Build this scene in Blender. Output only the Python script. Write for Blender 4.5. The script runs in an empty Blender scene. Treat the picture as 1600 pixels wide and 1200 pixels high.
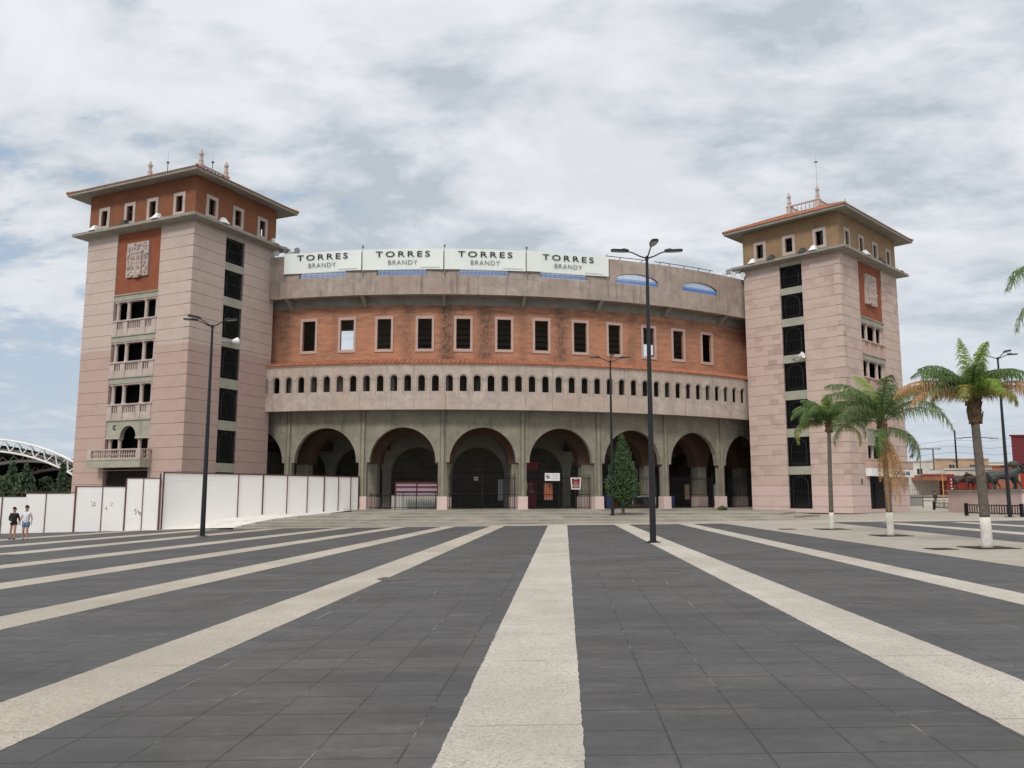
import bpy, math, random
import numpy as np
from mathutils import Vector, Matrix
random.seed(7); rng = np.random.RandomState(11)
scene = bpy.context.scene
C = scene.collection
# ------------------------------------------------------------------ camera
cam_d = bpy.data.cameras.new('camera'); cam = bpy.data.objects.new('camera', cam_d); C.objects.link(cam)
cam.location = (0, 0, 2.0); cam.rotation_euler = (math.radians(97.59), 0, 0)
cam_d.sensor_width = 36; cam_d.lens = 36 * 1290 / 1600; cam_d.clip_start = .1; cam_d.clip_end = 6000
scene.camera = cam
# ------------------------------------------------------------------ light
scene.view_settings.view_transform = 'Standard'; scene.view_settings.look = 'None'
scene.view_settings.exposure = 0.22; scene.view_settings.gamma = 1
SUN_EL, SUN_AZ = math.radians(40), math.radians(205)      # azimuth clockwise from +Y
sd = Vector((math.cos(SUN_EL)*math.sin(SUN_AZ), math.cos(SUN_EL)*math.cos(SUN_AZ), math.sin(SUN_EL)))
sl = bpy.data.lights.new('sun', 'SUN'); sl.energy = 1.5; sl.angle = math.radians(12); sl.color = (1, .95, .88)
so = bpy.data.objects.new('sun', sl); C.objects.link(so); so.rotation_euler = sd.to_track_quat('Z', 'Y').to_euler()

class NT:
    def __init__(s, tree): s.t = tree; s.t.nodes.clear()
    def n(s, typ, ins=None, **kw):
        nd = s.t.nodes.new(typ)
        for k, v in kw.items(): setattr(nd, k, v)
        for k, v in (ins or {}).items():
            sock = nd.inputs[k]
            if isinstance(v, bpy.types.NodeSocket): s.t.links.new(v, sock)
            else: sock.default_value = v
        return nd
    def math(s, op, a, b=None, c=None, clamp=False):
        ins = {0: a}
        if b is not None: ins[1] = b
        if c is not None: ins[2] = c
        return s.n('ShaderNodeMath', ins, operation=op, use_clamp=clamp).outputs[0]
    def mix(s, f, a, b, blend='MIX'):
        nd = s.n('ShaderNodeMix', None, data_type='RGBA', blend_type=blend)
        for i, v in ((0, f), (6, a), (7, b)):
            if isinstance(v, bpy.types.NodeSocket): s.t.links.new(v, nd.inputs[i])
            else: nd.inputs[i].default_value = v if i == 0 else (tuple(v) + (1,) if len(v) == 3 else v)
        return nd.outputs[2]
    def ramp(s, f, lo, hi, a=0., b=1.):
        nd = s.n('ShaderNodeMapRange', {0: f, 1: lo, 2: hi, 3: a, 4: b}, clamp=True); return nd.outputs[0]
    def noise(s, vec, scale, detail=4, rough=.55, dim='3D'):
        return s.n('ShaderNodeTexNoise', {'Vector': vec, 'Scale': scale, 'Detail': detail, 'Roughness': rough}, noise_dimensions=dim).outputs[0]
    def mapping(s, vec, loc=(0, 0, 0), rot=(0, 0, 0), scale=(1, 1, 1)):
        return s.n('ShaderNodeMapping', {'Vector': vec, 'Location': loc, 'Rotation': rot, 'Scale': scale}).outputs[0]

def build_world():
    w = bpy.data.worlds.new('World'); scene.world = w; w.use_nodes = True
    T = NT(w.node_tree)
    g = T.n('ShaderNodeTexCoord').outputs['Generated']
    sep = T.n('ShaderNodeSeparateXYZ', {0: g})
    z = sep.outputs[2]
    zz = T.math('ADD', T.math('MAXIMUM', z, 0.0), .22)
    px = T.math('DIVIDE', sep.outputs[0], zz); py = T.math('DIVIDE', sep.outputs[1], zz)
    v = T.n('ShaderNodeCombineXYZ', {0: px, 1: py, 2: 0.0}).outputs[0]
    warp = T.n('ShaderNodeTexNoise', {'Vector': v, 'Scale': 1.1, 'Detail': 2}).outputs[1]
    v2 = T.n('ShaderNodeVectorMath', {0: v, 1: T.n('ShaderNodeVectorMath', {0: warp, 3: .30}, operation='SCALE').outputs[0]}, operation='ADD').outputs[0]
    n1 = T.noise(T.mapping(v2, loc=(3.1, 1.4, 0), rot=(0, 0, .35), scale=(1, 1.15, 1)), 2.0, 9, .50)
    n2 = T.noise(T.mapping(v2, loc=(9.3, 4.2, 0)), .8, 3, .5)
    n3 = T.noise(T.mapping(v2, loc=(1.3, 7.2, 0), rot=(0, 0, -.3), scale=(1, 1.3, 1)), 4.6, 8, .55)
    # blue gaps mostly to the west (left)
    left = T.ramp(px, -1.2, -.2, .085, -.06)
    n5 = T.noise(T.mapping(v2, loc=(15.3, 2.2, 0), scale=(1, 1.25, 1)), 13., 8, .6)
    cov = T.math('SUBTRACT', T.math('ADD', T.math('ADD', T.math('MULTIPLY', n1, .4), T.math('MULTIPLY', n3, .35)), T.math('MULTIPLY', n5, .25)), left)
    cover = T.ramp(cov, .37, .455)
    sky = T.n('ShaderNodeTexSky', None, sky_type='NISHITA', sun_disc=False, sun_elevation=SUN_EL, sun_rotation=SUN_AZ, dust_density=2.0).outputs[0]
    skyc = T.mix(1.0, sky, (.11, .11, .11), 'MULTIPLY')
    skyc = T.mix(.8, skyc, (.36, .46, .58))
    n4 = T.noise(T.mapping(v2, loc=(5.3, 2.2, 0), rot=(0, 0, .8), scale=(1, 1.4, 1)), 11., 7, .6)
    shade = T.ramp(T.math('ADD', T.math('ADD', T.math('MULTIPLY', n2, .32), T.math('MULTIPLY', n3, .45)), T.math('MULTIPLY', n4, .23)), .435, .575)
    cl = T.mix(shade, (.43, .48, .53), (.68, .705, .745))
    puff = T.ramp(n1, .49, .60)
    cl = T.mix(T.math('MULTIPLY', puff, .65), cl, (.74, .75, .785))
    hz = T.ramp(z, .0, .30, .8, 0.)
    col = T.mix(cover, skyc, cl)
    col = T.mix(hz, col, (.49, .55, .62))
    up = T.ramp(z, .52, .95, 0., 1.)
    upc = T.mix(up, (1, 1, 1), (2.75, 2.55, 2.3))
    col = T.mix(1.0, col, upc, 'MULTIPLY')
    bg = T.n('ShaderNodeBackground', {0: col, 1: 1.0})
    out = T.n('ShaderNodeOutputWorld', {0: bg.outputs[0]})
build_world()

# ------------------------------------------------------------------ materials
MATS = {}
def srgb(r, g, b):
    f = lambda c: (c/255/12.92 if c/255 <= .04045 else ((c/255+.055)/1.055)**2.4)
    return (f(r), f(g), f(b))
def finish(m, T, col, rough=.85, bump=None, bdist=.02, metal=0., spec=.3, trans=None):
    ins = {'Base Color': col if isinstance(col, bpy.types.NodeSocket) else tuple(col)+(1,), 'Roughness': rough, 'Metallic': metal, 'Specular IOR Level': spec}
    if bump is not None:
        ins['Normal'] = T.n('ShaderNodeBump', {'Height': bump, 'Distance': bdist, 'Strength': .7}).outputs[0]
    b = T.n('ShaderNodeBsdfPrincipled', ins).outputs[0]
    if trans:
        tr = T.n('ShaderNodeBsdfTranslucent', {0: ins['Base Color']}).outputs[0]
        b = T.n('ShaderNodeMixShader', {0: trans, 1: b, 2: tr}).outputs[0]
    T.n('ShaderNodeOutputMaterial', {0: b})
def newmat(name):
    m = bpy.data.materials.new(name); m.use_nodes = True; MATS[name] = m
    T = NT(m.node_tree); tc = T.n('ShaderNodeTexCoord'); return m, T, tc.outputs['UV'], tc.outputs['Object']
def plain(name, col, rough=.7, var=.12, scale=2., metal=0., bump=0., spec=.3, dirt=None, trans=None, streak=False):
    m, T, uv, ob = newmat(name)
    ob = T.mapping(ob, scale=(1, 1, .25)) if streak else ob
    n = T.noise(ob, scale, 6, .6)
    c = T.mix(T.ramp(n, .3, .7), tuple(x*(1-var) for x in col), tuple(min(1, x*(1+var)) for x in col))
    if dirt:
        n2 = T.noise(ob, scale*.35, 7, .65)
        c = T.mix(T.ramp(n2, .48, .72, 0, .75), c, dirt)
    finish(m, T, c, rough, n if bump else None, bump, metal, spec, trans)
    return m
def stone(name, base, alt, low, lowz, groove_off, joint, row=.4825, soft=.0, patch=.5):
    m, T, uv, ob = newmat(name)
    br = T.n('ShaderNodeTexBrick', {'Vector': T.mapping(uv, loc=(.3, -groove_off, 0)), 'Color1': (0, 0, 0, 1), 'Color2': (1, 1, 1, 1), 'Mortar': (.5, .5, .5, 1), 'Scale': 1.0,
             'Mortar Size': .004, 'Brick Width': .92, 'Row Height': row, 'Bias': -.25}, offset=.5)
    sepv = T.n('ShaderNodeSeparateXYZ', {0: uv}); v = sepv.outputs[1]
    blk = T.ramp(T.n('ShaderNodeSeparateColor', {0: br.outputs[0]}).outputs[0], .25, .7)
    big = T.noise(uv, .22, 4, .6); fine = T.noise(uv, 7., 6, .7); med = T.noise(uv, 1.3, 4, .6)
    c = T.mix(T.math('MULTIPLY', blk, T.ramp(big, .35, .65, .15, patch)), base, alt)
    c = T.mix(T.ramp(med, .3, .7, 0, .35), c, tuple(x*.82 for x in base))
    lowm = T.ramp(T.math('ADD', v, T.math('MULTIPLY', T.math('SUBTRACT', med, .5), soft)), lowz-.02, lowz+.02, 1., 0.)
    lc = T.mix(T.math('MULTIPLY', blk, .45), low, tuple(x*.86 for x in low)) if soft >= 0 else low
    c = T.mix(lowm, c, lc)
    c = T.mix(T.ramp(fine, .35, .8, 0, .3), c, tuple(x*.75 for x in base))
    # faint block mortar, strong course groove
    c = T.mix(T.math('MULTIPLY', br.outputs[1], .25), c, tuple(x*.5 for x in base))
    fr = T.math('FRACT', T.math('DIVIDE', T.math('SUBTRACT', v, groove_off), .965))
    d = T.math('MULTIPLY', T.math('MINIMUM', fr, T.math('SUBTRACT', 1.0, fr)), .965)
    g = T.ramp(d, .008, .026, 1., 0.)
    c = T.mix(T.math('MULTIPLY', g, .7), c, joint)
    # vertical water stains
    st = T.noise(T.mapping(uv, scale=(1.6, .12, 1)), 1.5, 5, .7)
    c = T.mix(T.ramp(st, .56, .75, 0, .4), c, tuple(x*.6 for x in base))
    # dark worn patches
    wp = T.noise(T.mapping(uv, scale=(.8, 1.6, 1)), 1.1, 7, .7)
    c = T.mix(T.ramp(wp, .64, .74, 0, .55), c, tuple(x*.5 for x in alt))
    h = T.math('SUBTRACT', T.math('ADD', T.math('MULTIPLY', fine, .15), T.math('MULTIPLY', blk, .05)), g)
    finish(m, T, c, .9, h, .03)
def concrete(name, col, var=.25, dirt=(.05, .048, .04), d0=.55, streaks=True, warm=None):
    m, T, uv, ob = newmat(name)
    a = T.noise(uv, .9, 8, .65); b = T.noise(uv, .25, 4, .6); f = T.noise(uv, 9., 4, .7)
    c = T.mix(T.ramp(a, .36, .64), tuple(x*(1-var) for x in col), tuple(x*(1+var*.7) for x in col))
    mm = T.noise(uv, 3.2, 6, .7); c = T.mix(T.ramp(mm, .45, .72, 0, min(.6, var*1.8)), c, tuple(x*.62 for x in col))
    if warm: c = T.mix(T.ramp(b, .38, .62, 0, .6), c, warm)
    c = T.mix(T.ramp(f, .3, .8, 0, .35), c, tuple(x*.7 for x in col))
    if streaks:
        s = T.noise(T.mapping(uv, scale=(2.2, .16, 1)), 1.2, 6, .7)
        c = T.mix(T.ramp(s, d0-.03, d0+.14, 0, .6), c, dirt)
    finish(m, T, c, .92, T.math('ADD', a, T.math('MULTIPLY', f, .4)), .012)
def steps_mat(name):
    m, T, uv, ob = newmat(name)
    a = T.noise(T.mapping(uv, scale=(.22, 1.3, 1)), 1.6, 8, .68); f = T.noise(uv, 8., 5, .7); b = T.noise(T.mapping(uv, scale=(.5, 1, 1)), .35, 5, .6)
    c = T.mix(T.ramp(a, .36, .62), (.17, .155, .13), (.46, .43, .37))
    c = T.mix(T.ramp(b, .40, .62, 0, .55), c, (.27, .24, .20)); c = T.mix(T.ramp(f, .35, .75, 0, .4), c, (.2, .18, .15))
    finish(m, T, c, .95, T.math('ADD', a, f), .02)
def brickwall(name, c1, c2, stains):
    m, T, uv, ob = newmat(name)
    br = T.n('ShaderNodeTexBrick', {'Vector': uv, 'Color1': tuple(c1)+(1,), 'Color2': tuple(c2)+(1,), 'Mortar': (.34, .24, .18, 1), 'Scale': 1., 'Mortar Size': .012, 'Brick Width': .29, 'Row Height': .085, 'Bias': -.2})
    a = T.noise(T.mapping(uv, scale=(.5, 2.2, 1)), 1.4, 8, .68); b = T.noise(uv, .35, 4, .6)
    c = T.mix(T.ramp(a, .42, .64, 0, .75), br.outputs[0], tuple(x*.72 for x in c2))
    c = T.mix(T.ramp(b, .4, .65, 0, .4), c, tuple(min(1, x*1.25) for x in c1))
    sep = T.n('ShaderNodeSeparateXYZ', {0: uv}); u = sep.outputs[0]; v = sep.outputs[1]
    tex = T.noise(T.mapping(uv, scale=(1.5, 1.1, 1)), 2.6, 8, .75)
    s = None
    wob = T.math('MULTIPLY', T.math('SUBTRACT', T.noise(uv, .6, 4), .5), 1.2)
    for (u0, w, st) in stains:
        d = T.math('ABSOLUTE', T.math('SUBTRACT', T.math('ADD', u, wob), u0))
        k = T.ramp(d, w*.2, w, st, 0.); s = k if s is None else T.math('MAXIMUM', s, k)
    s = T.math('MULTIPLY', s, T.ramp(tex, .38, .62, .25, 1.))
    c = T.mix(s, c, (.055, .045, .038))
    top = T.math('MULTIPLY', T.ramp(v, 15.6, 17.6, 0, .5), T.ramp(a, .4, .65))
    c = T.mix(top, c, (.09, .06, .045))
    # pale efflorescence chips
    e = T.noise(T.mapping(uv, scale=(.9, 2.5, 1)), 3.1, 6, .8)
    c = T.mix(T.ramp(e, .66, .72, 0, .5), c, (.42, .36, .30))
    finish(m, T, c, .92, a, .02)
def paving(name, k, u0, w, h, base):
    m, T, uv, ob = newmat(name)
    sep = T.n('ShaderNodeSeparateXYZ', {0: uv}); x = sep.outputs[0]; y = sep.outputs[1]
    s = T.math('SUBTRACT', T.math('SUBTRACT', x, T.math('MULTIPLY', y, k)), u0)
    vec = T.n('ShaderNodeCombineXYZ', {0: s, 1: y, 2: 0.}).outputs[0]
    br = T.n('ShaderNodeTexBrick', {'Vector': vec, 'Color1': (.0, .0, .0, 1), 'Color2': (1, 1, 1, 1), 'Mortar': (0, 0, 0, 1), 'Scale': 1., 'Mortar Size': .008, 'Brick Width': w, 'Row Height': h}, offset=0.)
    blk = T.n('ShaderNodeSeparateColor', {0: br.outputs[0]}).outputs[0]
    a = T.noise(T.mapping(uv, scale=(.7, 2.0, 1)), .9, 9, .68); b = T.noise(uv, .10, 4, .6); f = T.noise(uv, 38., 5, .75)
    f2 = T.noise(T.mapping(uv, scale=(1.2, 3.5, 1)), 2.4, 7, .7)
    m5 = T.noise(uv, 7., 6, .7); lo = T.noise(T.mapping(uv, scale=(.6, 1.4, 1), loc=(7, 3, 0)), .33, 7, .62)
    c = T.mix(T.ramp(a, .34, .66), tuple(q*.62 for q in base), tuple(q*1.35 for q in base))
    c = T.mix(T.ramp(f2, .48, .74, 0, .5), c, tuple(q*1.9 for q in base))
    c = T.mix(T.math('MULTIPLY', T.ramp(blk, .2, .8), .55), c, tuple(q*1.4 for q in base))
    c = T.mix(T.ramp(b, .42, .60, 0, .45), c, (base[0]*.82, base[1]*.90, base[2]*1.12))
    c = T.mix(T.ramp(lo, .47, .60, 0, .6), c, tuple(q*.55 for q in base))
    l2 = T.noise(T.mapping(uv, scale=(.5, 1.2, 1), loc=(17, 13, 0)), .9, 8, .66)
    c = T.mix(T.ramp(l2, .50, .66, 0, .5), c, (base[0]*1.75, base[1]*1.72, base[2]*1.68))
    c = T.mix(T.ramp(m5, .38, .68, .4, 0.), c, tuple(q*.5 for q in base))
    c = T.mix(T.ramp(f, .35, .75, 0, .4), c, tuple(q*.5 for q in base))
    # dusty pale scuffs
    sc = T.noise(T.mapping(uv, scale=(.5, 1.5, 1), loc=(4.3, 2.2, 0)), 1.5, 9, .72)
    c = T.mix(T.ramp(sc, .58, .74, 0, .5), c, (.17, .163, .155))
    s3 = T.noise(T.mapping(uv, scale=(.6, 1.3, 1), loc=(1.3, 8.2, 0)), .5, 8, .7)
    c = T.mix(T.ramp(s3, .64, .74, 0, .5), c, (.19, .18, .168))
    # joint lines: dark, filled with pale sand here and there along the long joints
    wob = T.math('MULTIPLY', T.math('SUBTRACT', T.noise(uv, 3.0, 4, .6), .5), .012)
    s2 = T.math('ADD', s, wob); y2 = T.math('ADD', y, wob)
    fx = T.math('FRACT', T.math('DIVIDE', s2, w)); dx = T.math('MULTIPLY', T.math('MINIMUM', fx, T.math('SUBTRACT', 1., fx)), w)
    fy = T.math('FRACT', T.math('DIVIDE', y2, h)); dy = T.math('MULTIPLY', T.math('MINIMUM', fy, T.math('SUBTRACT', 1., fy)), h)
    jn = T.noise(uv, 1.1, 5, .7)
    lx = T.ramp(dx, .004, .013, 1., 0.); ly = T.ramp(dy, .004, .014, 1., 0.)
    c = T.mix(T.math('MULTIPLY', ly, T.ramp(jn, .35, .6, .3, .95)), c, (.018, .018, .018))
    c = T.mix(T.math('MULTIPLY', lx, T.ramp(jn, .3, .6, .9, .45)), c, (.018, .018, .018))
    sand = T.math('MULTIPLY', T.ramp(dx, .003, .008, 1., 0.), T.ramp(T.noise(T.mapping(uv, scale=(1, .5, 1), loc=(2, 5, 0)), 1.0, 7, .7), .54, .64))
    c = T.mix(T.math('MULTIPLY', sand, .8), c, (.40, .39, .365))
    # litter flecks
    vo = T.n('ShaderNodeTexVoronoi', {'Vector': uv, 'Scale': 1.9}, feature='F1').outputs[0]
    c = T.mix(T.ramp(vo, .008, .014, .8, 0.), c, (.5, .49, .46))
    vo2 = T.n('ShaderNodeTexVoronoi', {'Vector': uv, 'Scale': .9}, feature='F1').outputs[0]
    c = T.mix(T.ramp(vo2, .02, .035, .7, 0.), c, (.02, .02, .02))
    hgt = T.math('SUBTRACT', T.math('ADD', T.math('MULTIPLY', f, .35), T.math('MULTIPLY', a, .4)), T.math('MAXIMUM', lx, ly))
    rr = T.ramp(a, .3, .7, .62, .82)
    finish(m, T, c, rr, hgt, .006, spec=.35)
def aggregate(name, base, stain=None, dirt=.35):
    m, T, uv, ob = newmat(name)
    f = T.noise(uv, 60., 4, .8); p = T.n('ShaderNodeTexVoronoi', {'Vector': uv, 'Scale': 55.}, feature='F1')
    pc = T.n('ShaderNodeSeparateColor', {0: p.outputs[1]}).outputs[0]
    a = T.noise(uv, 1.2, 8, .65); b = T.noise(uv, .22, 5, .6)
    c = T.mix(T.ramp(a, .3, .7), tuple(q*.86 for q in base), tuple(q*1.1 for q in base))
    c = T.mix(T.ramp(pc, .78, .9, 0, .55), c, (.13, .12, .10))
    c = T.mix(T.ramp(pc, .0, .12, .5, 0), c, (.80, .78, .73))
    c = T.mix(T.ramp(f, .3, .75, .3, 0), c, tuple(q*.5 for q in base))
    c = T.mix(T.ramp(b, .45, .7, 0, dirt), c, (.26, .235, .20))
    m1 = T.noise(T.mapping(uv, scale=(1., 1.6, 1)), .8, 7, .7)
    c = T.mix(T.ramp(m1, .56, .78, 0, .35), c, (.2, .19, .165))
    sy = T.n('ShaderNodeSeparateXYZ', {0: uv}).outputs[1]
    fj = T.math('FRACT', T.math('DIVIDE', T.math('ADD', sy, .9), 2.8)); dj = T.math('MULTIPLY', T.math('MINIMUM', fj, T.math('SUBTRACT', 1., fj)), 2.8)
    c = T.mix(T.math('MULTIPLY', T.ramp(dj, .006, .02, 1., 0.), T.ramp(T.noise(uv, 1.7, 4), .35, .6, .1, .75)), c, (.12, .105, .09))
    c = T.mix(T.ramp(T.noise(T.mapping(uv, scale=(1, .35, 1)), .55, 6, .65), .42, .66, 0, .45), c, (.30, .265, .215))
    if stain:
        sep = T.n('ShaderNodeSeparateXYZ', {0: uv})
        d = T.math('ABSOLUTE', T.math('ADD', sep.outputs[0], -stain[0]))
        c = T.mix(T.math('MULTIPLY', T.ramp(d, stain[1]*.3, stain[1], .6, 0.), T.ramp(a, .3, .6)), c, (.33, .25, .15))
    finish(m, T, c, .88, T.math('ADD', T.math('MULTIPLY', pc, .5), f), .006)
def tiles(name, c1, c2, period=.22):
    m, T, uv, ob = newmat(name)
    wv = T.n('ShaderNodeTexWave', {'Vector': uv, 'Scale': 1/(period*2)*2*math.pi/ (2*math.pi) , 'Distortion': .6, 'Detail': 2.}, wave_type='BANDS', bands_direction='X').outputs[1]
    br = T.n('ShaderNodeTexBrick', {'Vector': uv, 'Color1': (0, 0, 0, 1), 'Color2': (1, 1, 1, 1), 'Mortar': (.3, .3, .3, 1), 'Scale': 1., 'Mortar Size': .015, 'Brick Width': period, 'Row Height': .36}, offset=0.)
    blk = T.n('ShaderNodeSeparateColor', {0: br.outputs[0]}).outputs[0]
    n = T.noise(uv, 2.5, 6, .7)
    c = T.mix(blk, c1, c2); c = T.mix(T.ramp(n, .5, .75, 0, .6), c, (.09, .06, .045))
    c = T.mix(T.math('MULTIPLY', br.outputs[1], .7), c, (.05, .03, .02))
    finish(m, T, c, .85, T.math('ADD', wv, T.math('MULTIPLY', n, .3)), .05)

stone('stone_pale_pink', (.535, .425, .37), (.43, .325, .285), (.46, .325, .28), 14.05, .86, (.15, .105, .09), patch=.6)
stone('stone_rough_pink', (.56, .43, .37), (.36, .25, .215), (.62, .47, .43), 2.80, .86, (.14, .10, .085), patch=.95)
concrete('concrete_pink_grey', (.49, .405, .35), .26, warm=(.45, .335, .28), d0=.60)
concrete('concrete_parapet', (.42, .345, .30), .28, warm=(.33, .235, .19), d0=.56)
concrete('concrete_green_grey', (.275, .25, .195), .22, dirt=(.07, .066, .05), d0=.57)
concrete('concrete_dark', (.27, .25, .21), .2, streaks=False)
concrete('concrete_beam', (.30, .28, .24), .2, d0=.6)
concrete('lintel_green', (.37, .355, .285), .15, d0=.62)
concrete('cantera', (.50, .405, .36), .18, d0=.62)
concrete('pink_frame', (.52, .36, .31), .08, streaks=False)
concrete('pink_paint', (.66, .51, .47), .08, dirt=(.3, .22, .2), d0=.66)
concrete('terracotta_plaster', (.27, .085, .045), .12, dirt=(.14, .05, .03), d0=.62)
concrete('orange_plaster', (.25, .10, .052), .15, dirt=(.08, .04, .025), d0=.60)
concrete('ochre_plaster', (.32, .21, .12), .15, dirt=(.12, .075, .045), d0=.58)
concrete('brown_plaster', (.115, .066, .045), .2, streaks=False)
concrete('step_concrete', (.37, .34, .29), .45, dirt=(.09, .08, .065), d0=.47)
steps_mat('step_worn')
concrete('ramp_white', (.70, .67, .63), .12, dirt=(.4, .36, .31), d0=.55)
concrete('white_paint', (.91, .885, .85), .02, dirt=(.62, .55, .48), d0=.66)
concrete('dark_inside', (.035, .033, .03), .2, streaks=False)  # near-black colour carries the low light inside the towers
AR = .143
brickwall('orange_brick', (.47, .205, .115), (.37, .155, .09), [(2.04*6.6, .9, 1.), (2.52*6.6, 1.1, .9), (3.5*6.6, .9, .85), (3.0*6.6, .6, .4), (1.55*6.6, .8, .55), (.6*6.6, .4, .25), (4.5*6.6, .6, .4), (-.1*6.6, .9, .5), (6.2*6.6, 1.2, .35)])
tiles('roof_tile_red', (.36, .13, .07), (.46, .20, .12))
paving('slate_paving', .0628, .84, .705, .665, (.076, .073, .072))
aggregate('pale_aggregate', (.485, .45, .395), dirt=.5)
aggregate('stained_aggregate', (.44, .395, .33), dirt=.75)
aggregate('plaza_concrete', (.40, .365, .31), dirt=.5)
plain('ground_far', (.25, .23, .2), .9, .25, .4)
plain('iron_black', (.012, .012, .013), .45, .1, 3.)
plain('lamp_black', (.018, .018, .020), .4, .15, 3.)
plain('lamp_lens', (.42, .43, .44), .3, .05)
plain('lamp_shell', (.35, .36, .37), .4, .08)
plain('floodlight_white', (.8, .8, .8), .35, .05)
plain('floodlight_dark', (.05, .05, .055), .5, .1)
plain('blue_bars', (.13, .25, .52), .4, .06)
plain('banner_fabric', (.73, .765, .72), .55, .04, .5)
plain('banner_text', (.025, .03, .03), .6, .05)
plain('banner_text_grey', (.16, .17, .165), .6, .05)
plain('rust_red_steel', (.11, .042, .036), .7, .3, 4.)
plain('maroon_paint', (.10, .012, .018), .5, .15)
plain('grey_post', (.22, .2, .19), .6, .15)
plain('white_steel', (.72, .72, .70), .45, .06)
plain('roof_dark_membrane', (.035, .035, .037), .8, .15, .3)
plain('glass_dark', (.02, .022, .025), .15, .1, spec=.5)
plain('bin_blue', (.02, .03, .09), .5, .1)
plain('bin_red', (.25, .02, .02), .5, .1)
plain('sign_red', (.20, .02, .025), .5, .1)
plain('sign_white', (.75, .76, .74), .5, .04)
plain('poster_orange', (.55, .17, .07), .6, .25, 1.4)
plain('lilac_panel', (.36, .28, .33), .6, .08)
plain('skin', (.40, .22, .15), .6, .06)
plain('hair_dark', (.02, .014, .01), .7, .1)
plain('cloth_black', (.018, .017, .02), .9, .2, 12.)
plain('cloth_white', (.62, .62, .66), .9, .08, 12.)
plain('denim', (.09, .17, .28), .9, .2, 14.)
plain('shoe_dark', (.03, .03, .03), .6, .1)
plain('shoe_pale', (.4, .37, .33), .6, .1)
plain('bronze_dark', (.045, .05, .048), .5, .3, 3.)
plain('bronze_brown', (.05, .028, .022), .55, .3, 3.)
plain('wall_white', (.62, .6, .55), .85, .08, .6, dirt=(.35, .31, .27))
plain('wall_tan', (.42, .29, .2), .9, .2, .5, dirt=(.3, .25, .2))
plain('wall_red', (.28, .045, .03), .8, .15, .6)
plain('wall_brickish', (.33, .14, .09), .9, .15, .8)
plain('wall_maroon', (.13, .022, .028), .7, .1, .5)
plain('wall_grey', (.33, .32, .31), .9, .1, .5)
plain('grille_grey', (.045, .043, .04), .7, .2)
plain('pole_grey', (.12, .11, .1), .7, .2)
plain('pole_orange', (.5, .25, .09), .6, .1)
plain('soil', (.035, .028, .022), 1., .3, 4., bump=.03)
plain('bark_palm', (.13, .11, .09), .95, .3, 6., bump=.04)
plain('bark_palm_fibre', (.12, .075, .045), 1., .4, 8., bump=.06)
plain('bark', (.12, .085, .06), .95, .3, 5., bump=.03)
plain('lime_white', (.66, .63, .57), .9, .14, 5., dirt=(.30, .26, .2))
def leafmat(name, c, v=.35, tr=.3):
    m, T, uv, ob = newmat(name)
    n = T.noise(ob, 1.3, 5, .6); n2 = T.noise(ob, 14., 2, .5)
    k = T.math('ADD', T.math('MULTIPLY', n, .5), T.math('MULTIPLY', n2, .5))
    cc = T.mix(T.ramp(k, .35, .65), tuple(q*(1-v) for q in c), tuple(q*(1+v) for q in c))
    finish(m, T, cc, .55, spec=.35, trans=tr)
leafmat('leaf_palm', (.12, .19, .06)); leafmat('leaf_palm_light', (.25, .34, .06)); leafmat('leaf_palm_yellow', (.30, .29, .08)); leafmat('leaf_palm_dry', (.48, .29, .13)); leafmat('leaf_palm_grey', (.19, .24, .11))
leafmat('leaf_conifer', (.06, .105, .04), .4, .15); leafmat('leaf_dark', (.055, .09, .045), .4, .15); leafmat('leaf_mid', (.12, .17, .06), .4, .2)

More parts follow.
